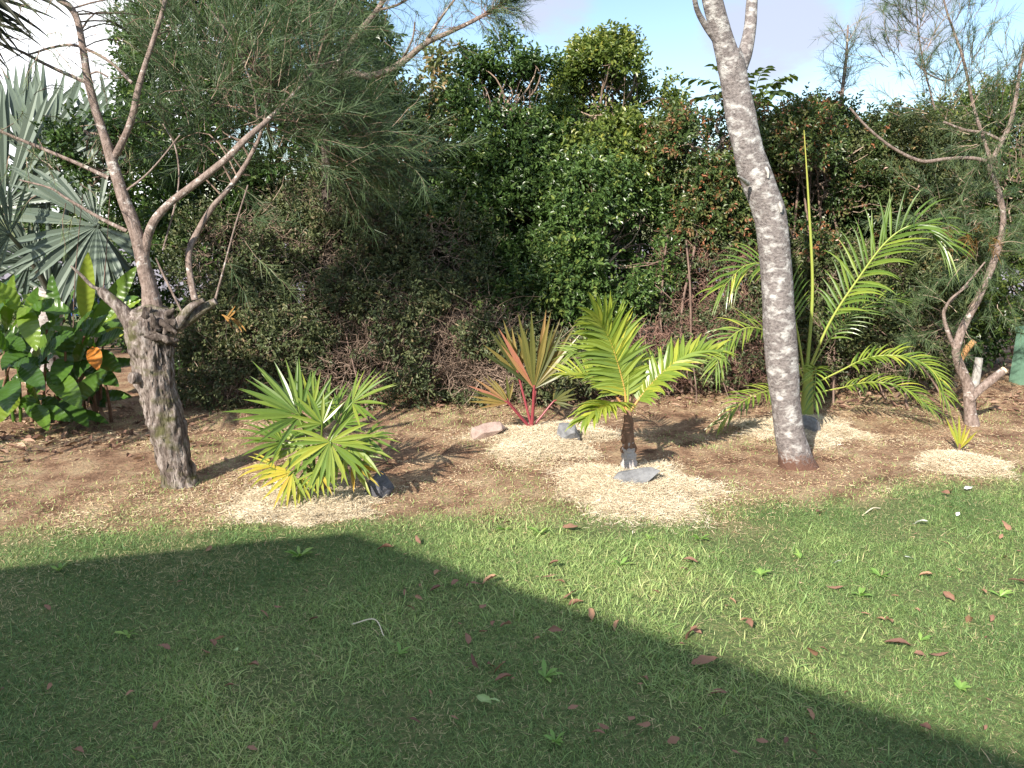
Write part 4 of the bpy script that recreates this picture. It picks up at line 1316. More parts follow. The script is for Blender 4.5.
def broad(base, tip, Wd, nv, dr, a0, mat, n=9):
    g = Geo()
    d = tip - base
    L = np.linalg.norm(d) * 1.05
    d = nrm(d / np.linalg.norm(d) + np.array([0, 0, dr * .45]))
    nu, nq = 44, 9
    p = np.array(base, float)
    fold = RNG.uniform(.05, .35); wave = RNG.uniform(.1, .5); ph = RNG.uniform(0, 6, 2)
    sg = np.linspace(-1, 1, nq)
    V = []
    for i_ in range(nu):
        t = i_ / (nu - 1)
        wv = max(.02, math.sin(PI * min(t, .995) ** .9) ** .75) * Wd * .42
        s_ = nrm(np.cross(d, np.asarray(nv, float)))
        n_ = np.cross(s_, d)
        rip = .0032 * np.sin((t * L / .022 - np.abs(sg) * 1.4) * 2 * PI * .5) * (np.abs(sg) > .06)
        edge = wave * wv * .35 * np.sin(t * 9 + ph[(sg > 0).astype(int)]) * sg ** 2
        V.append(p + s_ * (sg * wv)[:, None] + n_ * (np.abs(sg) * wv * fold + rip + edge)[:, None])
        p = p + d * L / nu
        d = nrm(d + np.array([0, 0, -1.]) * dr / nu * (.4 + 1.2 * t))
    ii = (np.arange(nu - 1) * nq)[:, None]; jj = np.arange(nq - 1)[None]
    g.add(np.array(V).reshape(-1, 3), np.stack([ii + jj, ii + jj + 1, ii + jj + nq + 1, ii + jj + nq], -1).reshape(-1, 4), 0, np.clip(a0 + RNG.normal(0, .04), 0, 1))
    return g.build('leaf', mat, root, smooth=True)


lv = [((84, 322, -.1), (88, 254, -.15), .15, (.3, -1, .0), .0, .92), ((92, 330, 0), (136, 268, .05), .17, (.2, -.9, .3), .05, .6), ((104, 322, 0), (142, 300, 0), .12, (0, -.7, .7), .2, .8),
      ((30, 330, -.1), (38, 288, -.2), .16, (.1, -.8, .6), .1, .4), ((20, 310, -.2), (-6, 282, -.3), .16, (.1, -.6, .8), .1, .85), ((12, 330, -.2), (34, 312, -.4), .15, (0, -.6, .8), .5, .7),
      ((22, 305, -.25), (36, 352, -.5), .17, (.2, -.8, .5), .5, .72), ((50, 310, -.1), (22, 296, -.15), .14, (0, -.6, .8), .3, .78), ((70, 355, -.1), (56, 388, -.35), .17, (.2, -.8, .6), .4, .45),
      ((48, 372, -.2), (80, 410, -.5), .2, (.1, -.7, .8), .4, .58), ((60, 400, -.1), (88, 428, -.4), .16, (.1, -.7, .8), .3, .3), ((86, 352, -.1), (120, 374, -.3), .18, (0, -.7, .7), .4, .3),
      ((84, 370, -.1), (118, 388, -.3), .17, (0, -.7, .7), .4, .25), ((70, 340, 0), (100, 320, 0), .18, (0, -.7, .7), .2, .3), ((40, 350, -.2), (74, 335, -.35), .18, (0, -.7, .7), .3, .2),
      ((18, 395, -.2), (-8, 428, -.5), .18, (.2, -.7, .7), .4, .75), ((12, 380, -.2), (8, 414, -.6), .2, (.1, -.8, .6), .4, .35), ((36, 405, -.2), (48, 432, -.5), .14, (.1, -.7, .8), .3, .6),
      ((10, 350, -.3), (-24, 330, -.5), .2, (.1, -.6, .8), .4, .5), ((30, 345, -.2), (4, 372, -.5), .18, (.1, -.7, .7), .5, .25), ((0, 300, 0), (-40, 280, 0), .2, (.1, -.6, .8), .4, .5),
      ((20, 365, -.3), (44, 392, -.55), .16, (.1, -.8, .6), .4, .15), ((55, 330, .1), (52, 275, .15), .14, (0, -1, .1), .1, .35), ((70, 380, .1), (104, 408, .1), .16, (0, -.8, .5), .4, .2),
      ((6, 330, -.1), (14, 276, -.2), .15, (0, -.9, .3), .1, .65), ((96, 345, .1), (130, 330, .1), .14, (0, -.8, .5), .3, .86), ((45, 395, .0), (20, 410, -.3), .16, (.1, -.7, .7), .4, .5),
      ((-20, 380, -.1), (-60, 400, -.2), .2, (.1, -.7, .7), .4, .5), ((-10, 330, -.1), (-50, 350, -.3), .2, (.1, -.7, .7), .4, .5)]
for (bx, by, bd), (tx_, ty_, td), Wd, nv, dr, a0 in lv:
    broad(P(bx, by, YB + bd), P(tx_, ty_, YB + td), Wd, nv, dr, a0, M['canna'])
for k in range(60):
    bx_, by_ = RNG.uniform(-25, 105), RNG.uniform(310, 415)
    th = RNG.uniform(0, 2 * PI)
    ln_ = RNG.uniform(26, 52)
    back_ = RNG.uniform(-.25, .35)
    broad(P(bx_, by_, YB + back_), P(bx_ + ln_ * math.cos(th), by_ - abs(ln_ * math.sin(th)) * RNG.choice([1, 1, -.5]), YB + back_ + RNG.normal(-.12, .12)), RNG.uniform(.10, .17), (RNG.normal(0, .3), -.75, .6), RNG.uniform(.1, .5), RNG.uniform(.1, .6), M['canna'])
ol = broad(P(92, 347, YB - .25), P(98, 371, YB - .4), .13, (.1, -.8, .6), .5, .5, M['orange_leaf'])
ol['label'] = 'orange dying leaf'
for k in range(17):
    bx = [20, 40, 62, 74, 80, 88, 92, 98, 102, 12, 2, 30, 52, 68, 84, 94, 110][k]
    f0 = G(bx + RNG.normal(0, 3), 424 - 8 * RNG.random())
    tx_, ty_ = bx + RNG.normal(0, 6), RNG.uniform(320, 370)
    tp_ = P(tx_, ty_, YB + RNG.normal(-.05, .1))
    g = Geo()
    tube(g, cr([f0 - [0, 0, .03], f0 * .5 + tp_ * .5 + RNG.normal(0, .02, 3), tp_], 6), np.linspace(.014, .008, 13), 6, .5, 0, .15, k)
    g.build('stem', M['canna'] if k % 3 == 0 else M['fiber'], root, smooth=True)
g = Geo()
n_ = 26
bb = np.array([G(RNG.uniform(60, 104), 420) + [0, 0, RNG.uniform(.1, .5)] for _ in range(n_)])
strips(g, bb, np.stack([RNG.normal(0, .4, n_), RNG.normal(-.3, .3, n_), -np.ones(n_)], -1), np.array([0, -1, .2]), RNG.uniform(.15, .35, n_), .035, .2, 4, .3, RNG.random(n_), 0, .4, .1, .5)
g.build('dry_leaves', M['litter'], root)

# ------------------------------------------------------------------ the tall pale trunk
b0 = G(793, 466)
YT = b0[1]


def px_tube(g, pts, Y0, seg=8, sides=16, rough=.06, seed=1, freq=7., mat=0, a=.5, ridge=0.):
    """pts: px, py, width px [, depth offset]"""
    rows = []
    for q in pts:
        dy = q[3] if len(q) > 3 else 0
        p = P(q[0], q[1], Y0 + dy)
        rows.append([*p, q[2] / 2 * (np.linalg.norm(p - [0, 0, CAMZ]) / np.linalg.norm(ray(q[0], q[1]))) / F])
    r = cr(rows, seg)
    tube(g, r[:, :3], np.maximum(r[:, 3], .0012), sides, a, mat, rough, seed, freq, True, ridge)
    return r


root = thing('gum_tree', 'tall leaning pale mottled tree trunk forking near the top of the view', 'tree', b0)
g = Geo()
px_tube(g, [(797, 476, 50), (796, 471, 43), (795, 464, 37), (793, 452, 33), (790, 438, 31), (786, 405, 30), (782, 360, 30.5), (778, 310, 31), (775, 258, 30), (769, 212, 31), (757, 178, 31), (748, 148, 29), (741, 118, 28), (736, 90, 26), (731, 66, 28), (728, 52, 26)], YT, 12, 30, .17, 3, 7)
g.build('trunk', M['bark_pale'], root, smooth=True)
limbs = [[(732, 72, 26), (724, 44, 22, -.02), (718, 22, 20, -.04), (712, 0, 20, -.06), (704, -40, 18, -.1), (690, -120, 15, -.1), (660, -240, 10, 0), (640, -330, 5, .2)],
         [(737, 72, 18), (745, 52, 15, .05), (750, 28, 12, .1), (752, 0, 11, .15), (757, -60, 10, .2), (780, -160, 8, .3), (820, -270, 4, .5)],
         [(716, 38, 10, -.03), (706, 26, 7, -.06), (698, 12, 5.5, -.1), (694, -4, 5, -.14), (684, -60, 4, -.2), (660, -130, 2, -.3)]]
ends = []
for k, q in enumerate(limbs):
    g = Geo()
    r = px_tube(g, q, YT, 8, 14, .08, 5 + k, 9)
    ends += [r[-1, :3], r[-9, :3], r[-17, :3]]
    g.build('limb', M['bark_pale'], root, smooth=True)
for q in [[(779, 203, 5, -.07), (781, 207, 4, -.1), (781, 212, 2.5, -.1)], [(766, 168, 4, -.08), (768, 172, 3, -.1), (768, 178, 2, -.1)], [(748, 184, 5, -.1), (742, 179, 3.4, -.18), (738, 176, 2, -.22)]]:
    g = Geo()
    px_tube(g, q, YT, 4, 7, .1, 3)
    g.build('branch_stub', M['white_stub'], root, smooth=True)
g = Geo()
foliage(g, [(e + np.array([0, 0, .15]), np.array([.5, .5, .35])) for e in ends if e[2] > 3.9], 420, .08, 9, cull=.35, seed=120, back=1., up=0.)
g.build('crown', M['hedge_olive'], root)


# ------------------------------------------------------------------ needle leaved trees
def sprays(gt, gn, starts, dirs, L, nn, nl, nw, seed=0, m=7, grav=-.04, spread=.62, abias=.4, r=.0022):
    N = len(starts)
    Pm = walk(starts, dirs, L, m, .14, grav=grav)
    if gt is not None:
        tubes(gt, Pm, r * np.linspace(1.3, .5, m)[None] * np.ones((N, 1)), 3, RNG.random(N))
    t = RNG.uniform(.12, 1, (N, nn)) ** .8
    idx = t * (m - 1)
    i0 = np.minimum(idx.astype(int), m - 2)
    fr_ = (idx - i0)[..., None]
    ar = np.arange(N)[:, None]
    B = Pm[ar, i0] * (1 - fr_) + Pm[ar, i0 + 1] * fr_
    T = nrm(Pm[ar, i0 + 1] - Pm[ar, i0])
    D = nrm(T * .75 + nrm(RNG.normal(0, 1, (N, nn, 3))) * spread)
    B, D = B.reshape(-1, 3), D.reshape(-1, 3)
    X, Dn, Z = frame(D, np.array([0, -.4, .8]) + RNG.normal(0, .5, (len(B), 3)))
    ln = nl * RNG.uniform(.6, 1.25, len(B))
    a = np.clip(np.repeat(abias + RNG.normal(0, .15, N), nn) + RNG.normal(0, .12, N * nn), 0, 1)
    scatter(gn, NEED_V, NEED_F, B, X, Dn, Z, nw * RNG.uniform(.7, 1.2, len(B)), ln, ln, a)


def lobe_points(lobes, n_):
    vol = np.array([r[0] * r[1] * r[2] for c, r in lobes]) ** .7
    li = RNG.choice(len(lobes), n_, p=vol / vol.sum())
    C = np.array([q[0] for q in lobes])[li]; Rr = np.array([q[1] for q in lobes])[li]
    d = nrm(RNG.normal(0, 1, (n_, 3)))
    return C + d * Rr * (RNG.random(n_) ** .5)[:, None], d


b0 = G(180, 486)
YL = b0[1]
root = thing('gnarled_tree', 'gnarled grey tree with forked limbs and feathery needle foliage at the left', 'tree', b0)
g = Geo()
px_tube(g, [(182, 490, 31), (178, 472, 30), (172, 448, 32), (166, 420, 34), (159, 392, 34), (153, 366, 36), (151, 345, 40), (153, 327, 44), (157, 315, 36), (160, 306, 20)], YL, 16, 56, .22, 7, 11, ridge=.13)
g.build('trunk', M['bark_rough'], root, smooth=True)
g = Geo()                                            # dark broken knot where the limbs part
for k in range(16):
    c_ = P(RNG.uniform(143, 172), RNG.uniform(308, 345), YL - RNG.uniform(.03, .11))
    d_ = nrm(np.array([RNG.normal(0, .7), -.3, RNG.normal(.3, .7)])) * RNG.uniform(.04, .085)
    tube(g, cr([c_ - d_, c_ + RNG.normal(0, .012, 3), c_ + d_], 6), np.interp(np.linspace(0, 1, 13), [0, .5, 1], [.008, RNG.uniform(.016, .034), .006]), 12, .5, 0, .7, k, 34, True, .15)
g.build('knot', M['bark_dark'], root, smooth=True)
g = Geo()                                            # shaggy bark strips
n_ = 330
tt_ = RNG.random(n_) ** .75
cx = np.interp(tt_, [0, .5, 1], [180, 162, 152]); cy = np.interp(tt_, [0, .5, 1], [478, 410, 318])
pp = np.array([P(a_, b_, YL) for a_, b_ in zip(cx, cy)])
ph = RNG.uniform(PI, 2 * PI, n_)
rad = np.interp(tt_, [0, .7, 1], [.088, .098, .125])
od = np.stack([np.cos(ph), np.sin(ph), 0 * ph], -1)
strips(g, pp + od * rad[:, None] * .98, od * .25 + np.array([0, 0, 1.]) * np.where(RNG.random(n_) < .5, 1, -1)[:, None], od, RNG.uniform(.02, .08, n_), RNG.uniform(.005, .016, n_), .2, 3, .2, .5, 0, .4, .2, .6)
g.build('bark_strips', M['bark_rough'], root)

LIMBS = [
    [(156, 312, 20), (146, 275, 19), (136, 232, 17), (124, 200, 16), (114, 168, 14), (104, 135, 11.5), (95, 108, 10.5), (88, 80, 10), (83, 48, 9), (78, 22, 8), (70, 7, 8), (57, -2, 7), (30, -24, 6), (0, -60, 4)],
    [(147, 314, 13), (146, 280, 12), (145, 252, 11.5), (152, 225, 11), (168, 205, 10), (195, 184, 9.5), (225, 160, 9), (247, 138, 8.5), (268, 120, 6.5, .1), (292, 96, 4.5, .25), (315, 70, 3, .4)],
    [(113, 158, 9), (121, 145, 9), (132, 118, 8.5), (138, 90, 8), (146, 62, 7), (156, 32, 6), (165, 0, 5), (172, -50, 4), (185, -110, 2)],
    [(109, 178, 6), (92, 170, 5.5), (72, 161, 5), (36, 146, 4.5), (0, 131, 4), (-40, 112, 3)],
    [(127, 231, 5.5), (108, 222, 5), (88, 211, 4.5), (66, 198, 3.6), (50, 188, 3), (20, 180, 2)],
    [(86, 82, 6), (62, 72, 5), (43, 63, 4.5), (10, 47, 3.6), (-30, 40, 3)],
    [(195, 300, 9, .12), (190, 275, 8.5, .15), (189, 253, 8, .2), (196, 235, 8, .25), (212, 208, 7, .3), (230, 187, 6.5, .35), (247, 162, 6, .4), (262, 130, 4, .45), (270, 90, 3, .5)],
    [(132, 83, 4.5), (110, 62, 4), (78, 46, 4), (54, 47, 3.2), (30, 54, 2.4), (24, 52, 2)],
    [(127, 190, 3), (145, 176, 2.6), (160, 160, 2.2), (180, 135, 2)],
    [(108, 77, 2.6), (98, 72, 2.6), (90, 74, 2.4)],
    [(163, 250, 2.4, .05), (178, 190, 2, .1), (176, 150, 2, .15), (163, 124, 1.6, .2)],
    [(182, 312, 3, .0), (172, 292, 3, .0), (162, 272, 2.6, .02), (156, 258, 2.2, .02)],
    [(213, 308, 3.5, .0), (222, 275, 2.6, .0), (234, 230, 2.2, -.02), (248, 185, 2, -.02)],
    [(225, 20, 3, .5), (206, 3, 2.5, .5), (235, 60, 3, .5), (258, 125, 3, .45)],
]
LIMBS[13] = [(258, 122, 3, .35), (252, 85, 2.6, .3), (232, 40, 2.4, .25), (206, 4, 2, .2)]
lpts = []
for k, q in enumerate(LIMBS):
    g = Geo()
    r = px_tube(g, [(v[0], v[1], v[2] * .78, *v[3:]) for v in q], YL, 7, 9 if k < 3 else 6, .16, 30 + k, 16)
    lpts.append(r)
    g.build('limb' if k < 8 else 'twig', M['bark_limb'], root, smooth=True)
for q, dy_, sd_ in [([(140, 336, 22), (128, 318, 17), (118, 306, 13), (108, 297, 12), (101, 291, 10), (98, 289, 4), (92, 286, 4), (82, 276, 3), (71, 266, 2)], -.03, 41),
                    ([(160, 338, 20), (175, 326, 15), (190, 318, 12), (203, 309, 10), (216, 301, 7)], -.04, 43), ([(176, 326, 9, -.05), (190, 308, 8, -.06), (204, 300, 5, -.06)], -.03, 44),
                    ([(146, 378, 13), (136, 378, 12, -.08), (131, 378, 11, -.11)], -.03, 45)]:
    g = Geo()
    px_tube(g, q, YL + dy_, 6, 10, .2, sd_, 18)
    g.build('branch_stub', M['bark_rough'], root, smooth=True)
lobL = [lobe(205, 50, YL + .7, 70, 60, .35), lobe(270, 40, YL + .8, 70, 60, .4), lobe(325, 90, YL + .9, 55, 60, .4), lobe(255, 120, YL + .75, 80, 45, .35), lobe(325, 155, YL + .95, 70, 30, .3),
        lobe(385, 160, YL + 1.0, 44, 22, .2), lobe(185, 130, YL + .55, 45, 45, .25), lobe(228, 228, YL + .4, 36, 26, .15), lobe(170, 15, YL + .6, 40, 40, .3), lobe(270, -60, YL + .8, 130, 70, .5), lobe(300, 120, YL + .8, 70, 50, .3), lobe(225, 180, YL + .55, 40, 30, .2)]
lobL += [lobe(215, 80, YL + .25, 60, 50, .2), lobe(290, 110, YL + .3, 60, 50, .25), lobe(250, 30, YL + .3, 60, 45, .25), lobe(345, 135, YL + .6, 50, 30, .25)]
s_, d_ = lobe_points(lobL, 1050)
kp = fbm(s_ * 2.6, 222, 2) > .47
s_, d_ = s_[kp], d_[kp]
gt, gn = Geo(), Geo()
aim = nrm(s_ - P(200, 190, YL + .3))
sprays(gt, gn, s_, aim * .8 + d_ * .4 + RNG.normal(0, .35, (len(s_), 3)) + np.array([0, 0, -.05]), RNG.uniform(.22, .5, len(s_)), 46, .13, .0034, abias=.24, r=.0015)
# sparse sprays along the bare left limbs
lob2 = [lobe(40, 40, YL - .1, 50, 40, .3), lobe(20, 110, YL, 40, 50, .3), lobe(70, 180, YL - .1, 50, 30, .2), lobe(110, 120, YL + .2, 25, 30, .2), lobe(110, 30, YL + .1, 30, 30, .2)]
s2, d2 = lobe_points(lob2, 60)
sprays(gt, gn, s2, d2 + np.array([0, 0, .1]), RNG.uniform(.15, .35, 60), 26, .07, .0026, abias=.55)
# branchlets linking the sprays to the limbs
LP = np.concatenate([r[3:, :3] for r in (lpts[1], lpts[2], lpts[6], lpts[0])])
near_ = LP[np.argmin(((s_[:, None, :] - LP[None]) ** 2).sum(-1), 1)]
sel = RNG.choice(len(s_), 90, replace=False)
t = np.linspace(0, 1, 7)[None, :, None]
Pm = near_[sel][:, None] * (1 - t) + s_[sel][:, None] * t + RNG.normal(0, .05, (90, 1, 3)) * np.sin(t * PI) + np.array([0, 0, .08]) * np.sin(t * PI)
tubes(gt, Pm, .0045 * (1.2 - .8 * t[..., 0]) * np.ones((90, 1)), 4, RNG.random(90) * .7)
gn.build('crown', M['needle'], root)
gt.build('twigs', M['twig'], root)['kind'] = 'stuff'
g = Geo()                                             # a small dead orange frond scrap caught in the twigs
cc = P(222, 318, YL + .15)
n_ = 9
strips(g, cc + np.stack([np.linspace(0, .09, n_), 0 * np.zeros(n_), np.linspace(.02, -.01, n_)], -1), np.stack([np.full(n_, .55), np.full(n_, -.2), RNG.normal(-.6, .5, n_)], -1), np.array([0, -1, .3]), .09, .012, .2, 3, .3, .7, 0, .4, .1, .5)
o = g.build('palm_scrap', M['needle_dry'], loc=cc)
tag(o, 'small dead orange frond scrap caught in twigs right of the gnarled trunk', 'dead leaf')

# --- reddish branch with needles against the sky, on a taller she-oak behind
YS = 7.6
b0 = np.array([P(300, 400, YS)[0], YS, 0.])
root = thing('needle_tree', 'tall needle leaved tree with a long reddish bough reaching out against the sky', 'tree', b0)
g = Geo()
px_tube(g, [(318, 412, 12), (322, 330, 11), (328, 250, 10), (326, 160, 9), (327, 70, 9), (334, -20, 8), (342, -140, 6), (350, -240, 3)], YS, 8, 10, .1, 50)
g.build('trunk', M['bark_dark'], root, smooth=True)
bl = [[(325, 110, 9, 0), (345, 75, 8, -.1), (372, 76, 7, -.2), (400, 64, 6.5, -.25), (425, 44, 6, -.3), (450, 32, 5, -.35), (475, 20, 4, -.4), (495, 8, 2.5, -.4), (508, 0, 1.5, -.4)],
      [(328, 80, 8, 0), (350, 45, 7, -.1), (368, 22, 6.5, -.15), (380, 6, 5.5, -.2), (392, -20, 4, -.2), (410, -60, 2, -.2)],
      [(425, 44, 4, -.3), (434, 28, 3, -.3), (448, 8, 2.4, -.3), (462, -10, 2, -.3)], [(378, 10, 3, -.2), (395, 6, 2.4, -.2), (410, -2, 2, -.2)], [(400, 64, 3, -.25), (412, 40, 2, -.25), (415, 22, 1.6, -.25)]]
bp_ = []
for k, q in enumerate(bl):
    g = Geo()
    bp_.append(px_tube(g, q, YS, 7, 7, .1, 60 + k))
    g.build('limb', M['bark_limb'], root, smooth=True)
gt, gn = Geo(), Geo()
cand = np.concatenate([bp_[0][22:, :3], bp_[2][:, :3], bp_[3][:, :3], bp_[4][:, :3]])
s3 = cand[RNG.integers(0, len(cand), 80)]
sprays(gt, gn, s3, RNG.normal(0, .7, (80, 3)) + np.array([.45, -.1, .5]), RNG.uniform(.12, .38, 80), 22, .085, .0030, abias=.3)
s4 = bp_[0][-14:, :3][RNG.integers(0, 14, 70)]
sprays(gt, gn, s4, RNG.normal(0, .6, (70, 3)) + np.array([.6, 0, .45]), RNG.uniform(.15, .35, 70), 40, .09, .0032, abias=.35)
s5, d5 = lobe_points([lobe(335, 20, YS, 36, 45, .4), lobe(335, 75, YS, 34, 36, .4), lobe(325, -40, YS, 60, 60, .5)], 190)
sprays(gt, gn, s5, d5 + np.array([.2, 0, .2]), RNG.uniform(.2, .4, 190), 60, .09, .0034, abias=.3)
gn.build('crown', M['needle'], root)
gt.build('twigs', M['twig_red'], root)['kind'] = 'stuff'

# --- needle leaved tree at the right
b0 = G(971, 424)
YR = b0[1]
root = thing('lopped_tree', 'slender lopped tree with cut stubs and feathery foliage at the right edge', 'tree', b0)
g = Geo()
px_tube(g, [(972, 428, 15), (970, 410, 12), (969, 397, 11.5), (967, 384, 10.5), (960, 366, 9), (956, 350, 8.5), (962, 330, 7.5, .03), (972, 311, 7, .07), (982, 291, 7, .1), (992, 266, 7, .15), (1001, 238, 6.5, .18), (1003, 214, 6, .2), (998, 190, 5.5, .2), (991, 172, 5, .2), (989, 158, 5, .2)], YR, 9, 16, .28, 70, 16)
g.build('trunk', M['bark_limb'], root, smooth=True)
rb = [[(990, 162, 6, .2), (970, 158, 5, .15), (945, 159, 4.5, .1), (921, 161, 4.5, .05), (893, 148, 4.2, 0), (868, 128, 3.6, -.05), (850, 108, 3, -.08)],
      [(990, 164, 7, .2), (1000, 145, 6.5, .2), (1010, 124, 6, .2), (1016, 98, 5, .2), (1020, 70, 4.5, .2), (1028, 30, 4, .2), (1040, -30, 3, .2)],
      [(992, 165, 5, .2), (984, 140, 4.5, .25), (974, 108, 4, .3), (968, 80, 4, .3), (962, 55, 3.6, .3), (954, 32, 3.2, .35), (945, 5, 2.6, .35), (938, -30, 2, .4)],
      [(1000, 140, 4, .2), (985, 133, 4, .2), (965, 130, 3.6, .15), (944, 122, 3, .1)],
      [(962, 60, 2, .3), (950, 80, 2, .25), (930, 75, 2, .2), (915, 62, 1.6, .2)], [(935, 110, 2.4, .3), (925, 70, 2.2, .3), (918, 30, 2, .3), (916, -10, 1.6, .3)],
      [(957, 353, 7, 0), (949, 335, 6, -.02), (944, 318, 5, -.04), (945, 308, 4, -.05), (955, 297, 3.6, -.07), (970, 280, 2.6, -.08), (985, 262, 2.2, -.1)],
      [(944, 312, 4, -.04), (950, 300, 3.5, -.1), (962, 290, 3, -.12), (968, 286, 2.8, -.12)]]
rp_ = []
for k, q in enumerate(rb):
    g = Geo()
    rp_.append(px_tube(g, [(v[0], v[1], v[2] * .75, *v[3:]) for v in q], YR, 7, 8, .1, 80 + k))
    g.build('limb', M['bark_limb'], root, smooth=True)
g = Geo(); px_tube(g, [(969, 400, 9), (978, 391, 9), (990, 381, 8.5), (1003, 371, 8)], YR - .02, 5, 9, .1, 91)
st = g.build('branch_stub', M['bark_limb'], root, smooth=True)
g = Geo(); px_tube(g, [(1003, 371, 7.6), (1005, 369.5, 7.4)], YR - .025, 2, 9, .0, 91); cf = g.build('cut_face', M['cut_wood'], root); cf.parent = st
g = Geo(); px_tube(g, [(973, 392, 9, .03), (976, 378, 8.5, .05), (979, 358, 7.5, .05)], YR, 5, 9, .15, 92); g.build('branch_stub', M['white_stub'], root, smooth=True)
g = Geo(); px_tube(g, [(961, 360, 5, .05), (966, 350, 6.5, .03), (974, 341, 6, .0)], YR, 5, 8, .15, 93); g.build('branch_stub', M['orange_stub'], root, smooth=True)
gt, gn = Geo(), Geo()
lobR = [lobe(950, 20, YR + .3, 45, 30, .3), lobe(905, 62, YR + .2, 30, 26, .2), lobe(915, 30, YR + .3, 30, 30, .2), lobe(958, 75, YR + .3, 35, 30, .25), lobe(1015, 90, YR + .25, 26, 50, .25), lobe(935, 100, YR + .2, 40, 24, .2), lobe(985, 120, YR + .3, 40, 30, .25), lobe(930, -40, YR + .3, 70, 40, .3)]
s_, d_ = lobe_points(lobR, 230)
sprays(gt, gn, s_, d_ * .5 + np.array([-.1, 0, .55]), RNG.uniform(.15, .38, len(s_)), 36, .10, .0030, abias=.16)
lobR2 = [lobe(945, 205, YR + .35, 50, 30, .2), lobe(985, 210, YR + .35, 40, 50, .25), lobe(1000, 270, YR + .5, 28, 46, .2), lobe(960, 250, YR + .3, 35, 30, .2), lobe(922, 335, YR + .4, 26, 22, .12), lobe(960, 320, YR + .2, 22, 30, .12)]
lobR2 = [q for q in lobR2]
s_, d_ = lobe_points(lobR2, 120)
sprays(gt, gn, s_, d_ * .6 + np.array([-.1, -.1, .1]), RNG.uniform(.15, .36, len(s_)), 60, .105, .0034, abias=.42)
s_, d_ = lobe_points([lobe(990, 140, YR + .1, 34, 30, .15), lobe(1005, 200, YR + .1, 24, 40, .15), lobe(975, 250, YR, 26, 34, .12), lobe(965, 320, YR - .02, 16, 26, .1)], 60)
sprays(gt, gn, s_, d_ * .6 + np.array([0, -.2, .1]), RNG.uniform(.12, .3, len(s_)), 36, .10, .0032, abias=.45)
gn.build('crown', M['needle'], root)
gt.build('twigs', M['twig'], root)['kind'] = 'stuff'
gn = Geo()
s_, d_ = lobe_points([lobe(970, 236, YR + .1, 16, 12, .08)], 12)
sprays(None, gn, s_, d_ + np.array([0, 0, -.3]), np.full(12, .15), 30, .08, .003, abias=.5)
c_ = gn.build('dead_foliage', M['needle_dry'], root); c_['label'] = 'patch of dead orange needles'

# feathery plume tree tip at (848,60)
YS = 8.8
b0 = np.array([P(843, 380, YS)[0], YS, 0.])
root = thing('needle_tree', 'thin grey feathery treetop poking above the hedge right of the pale trunk', 'tree', b0)
g = Geo()
r = px_tube(g, [(843, 400, 9), (842, 250, 8), (840, 130, 6), (842, 95, 4), (846, 60, 3), (848, 25, 1.5)], YS, 8, 7, .1, 95)
g.build('trunk', M['bark_limb'], root, smooth=True)
gt, gn = Geo(), Geo()
s_ = r[24:, :3][RNG.integers(0, len(r) - 24, 46)]
sprays(gt, gn, s_, RNG.normal(0, .7, (46, 3)) + np.array([0, 0, .55]), RNG.uniform(.2, .42, 46), 30, .10, .0032, abias=.45, grav=.0)
gn.build('crown', M['needle'], root); gt.build('twigs', M['twig'], root)['kind'] = 'stuff'

# ------------------------------------------------------------------ stones
def rock(name, label, c, size, mat, seed, rotz=0., cuts=8, sink=.25, keepflat=0.):
    import bmesh
    rs_ = np.random.default_rng(seed)
    pts = nrm(rs_.normal(0, 1, (cuts * 2 + 4, 3)))
    pts = pts * (np.abs(pts) ** 4).sum(1, keepdims=True) ** -.25 * rs_.uniform(.8, 1.0, (len(pts), 1)) * np.array([1, 1, .95])
    bm = bmesh.new()
    for q in pts:
        bm.verts.new(tuple(q * np.array(size)))
    r_ = bmesh.ops.convex_hull(bm, input=bm.verts)
    bmesh.ops.delete(bm, geom=[v for v in bm.verts if not v.link_faces], context='VERTS')
    bmesh.ops.dissolve_limit(bm, angle_limit=R_(16), verts=bm.verts, edges=bm.edges)
    bmesh.ops.bevel(bm, geom=list(bm.edges), offset=min(size) * .12, segments=2, affect='EDGES', profile=.6)
    bmesh.ops.triangulate(bm, faces=bm.faces)
    bmesh.ops.subdivide_edges(bm, edges=[e for e in bm.edges if e.calc_length() > min(size) * .3], cuts=2)
    for v in bm.verts:
        q = np.array(v.co)[None]
        v.co += v.normal * float((fbm(q * 40 + seed, seed, 3)[0] - .5) * min(size) * .16)
    me = bpy.data.meshes.new(name)
    bm.to_mesh(me)
    bm.free()
    me.materials.append(mat)
    o = bpy.data.objects.new(name, me)
    COL.objects.link(o)
    o.location = (c[0], c[1], gz(c[0], c[1]) + size[2] * (.75 - sink) + .02)
    size = size
    o.scale = (1.22, 1.2, 1.15)
    o.rotation_euler = (rs_.normal(0, .08), rs_.normal(0, .1), rotz)
    return tag(o, label, 'stone')


rock('stone', 'pinkish brown stone left of the palm with red stalks', G(488, 439), (.115, .075, .062), M['rock_pink'], 3, .15)
rock('stone', 'blocky blue grey stone right of the palm with red stalks', G(565, 443), (.08, .075, .09), M['rock_grey'], 12, .4, 6)
rock('stone', 'flat grey slab of stone in front of the small feather palm', G(637, 488), (.135, .075, .05), M['rock_grey'], 31, .28, 9, -.1)
rock('stone', 'grey stone half hidden behind the tall pale trunk', G(809, 433), (.085, .08, .085), M['rock_grey'], 17, .7, 7)
rock('stone', 'dark slate coloured stone beside the green fan palm', G(378, 496), (.085, .07, .07), M['rock_dark'], 23, .9, 7)

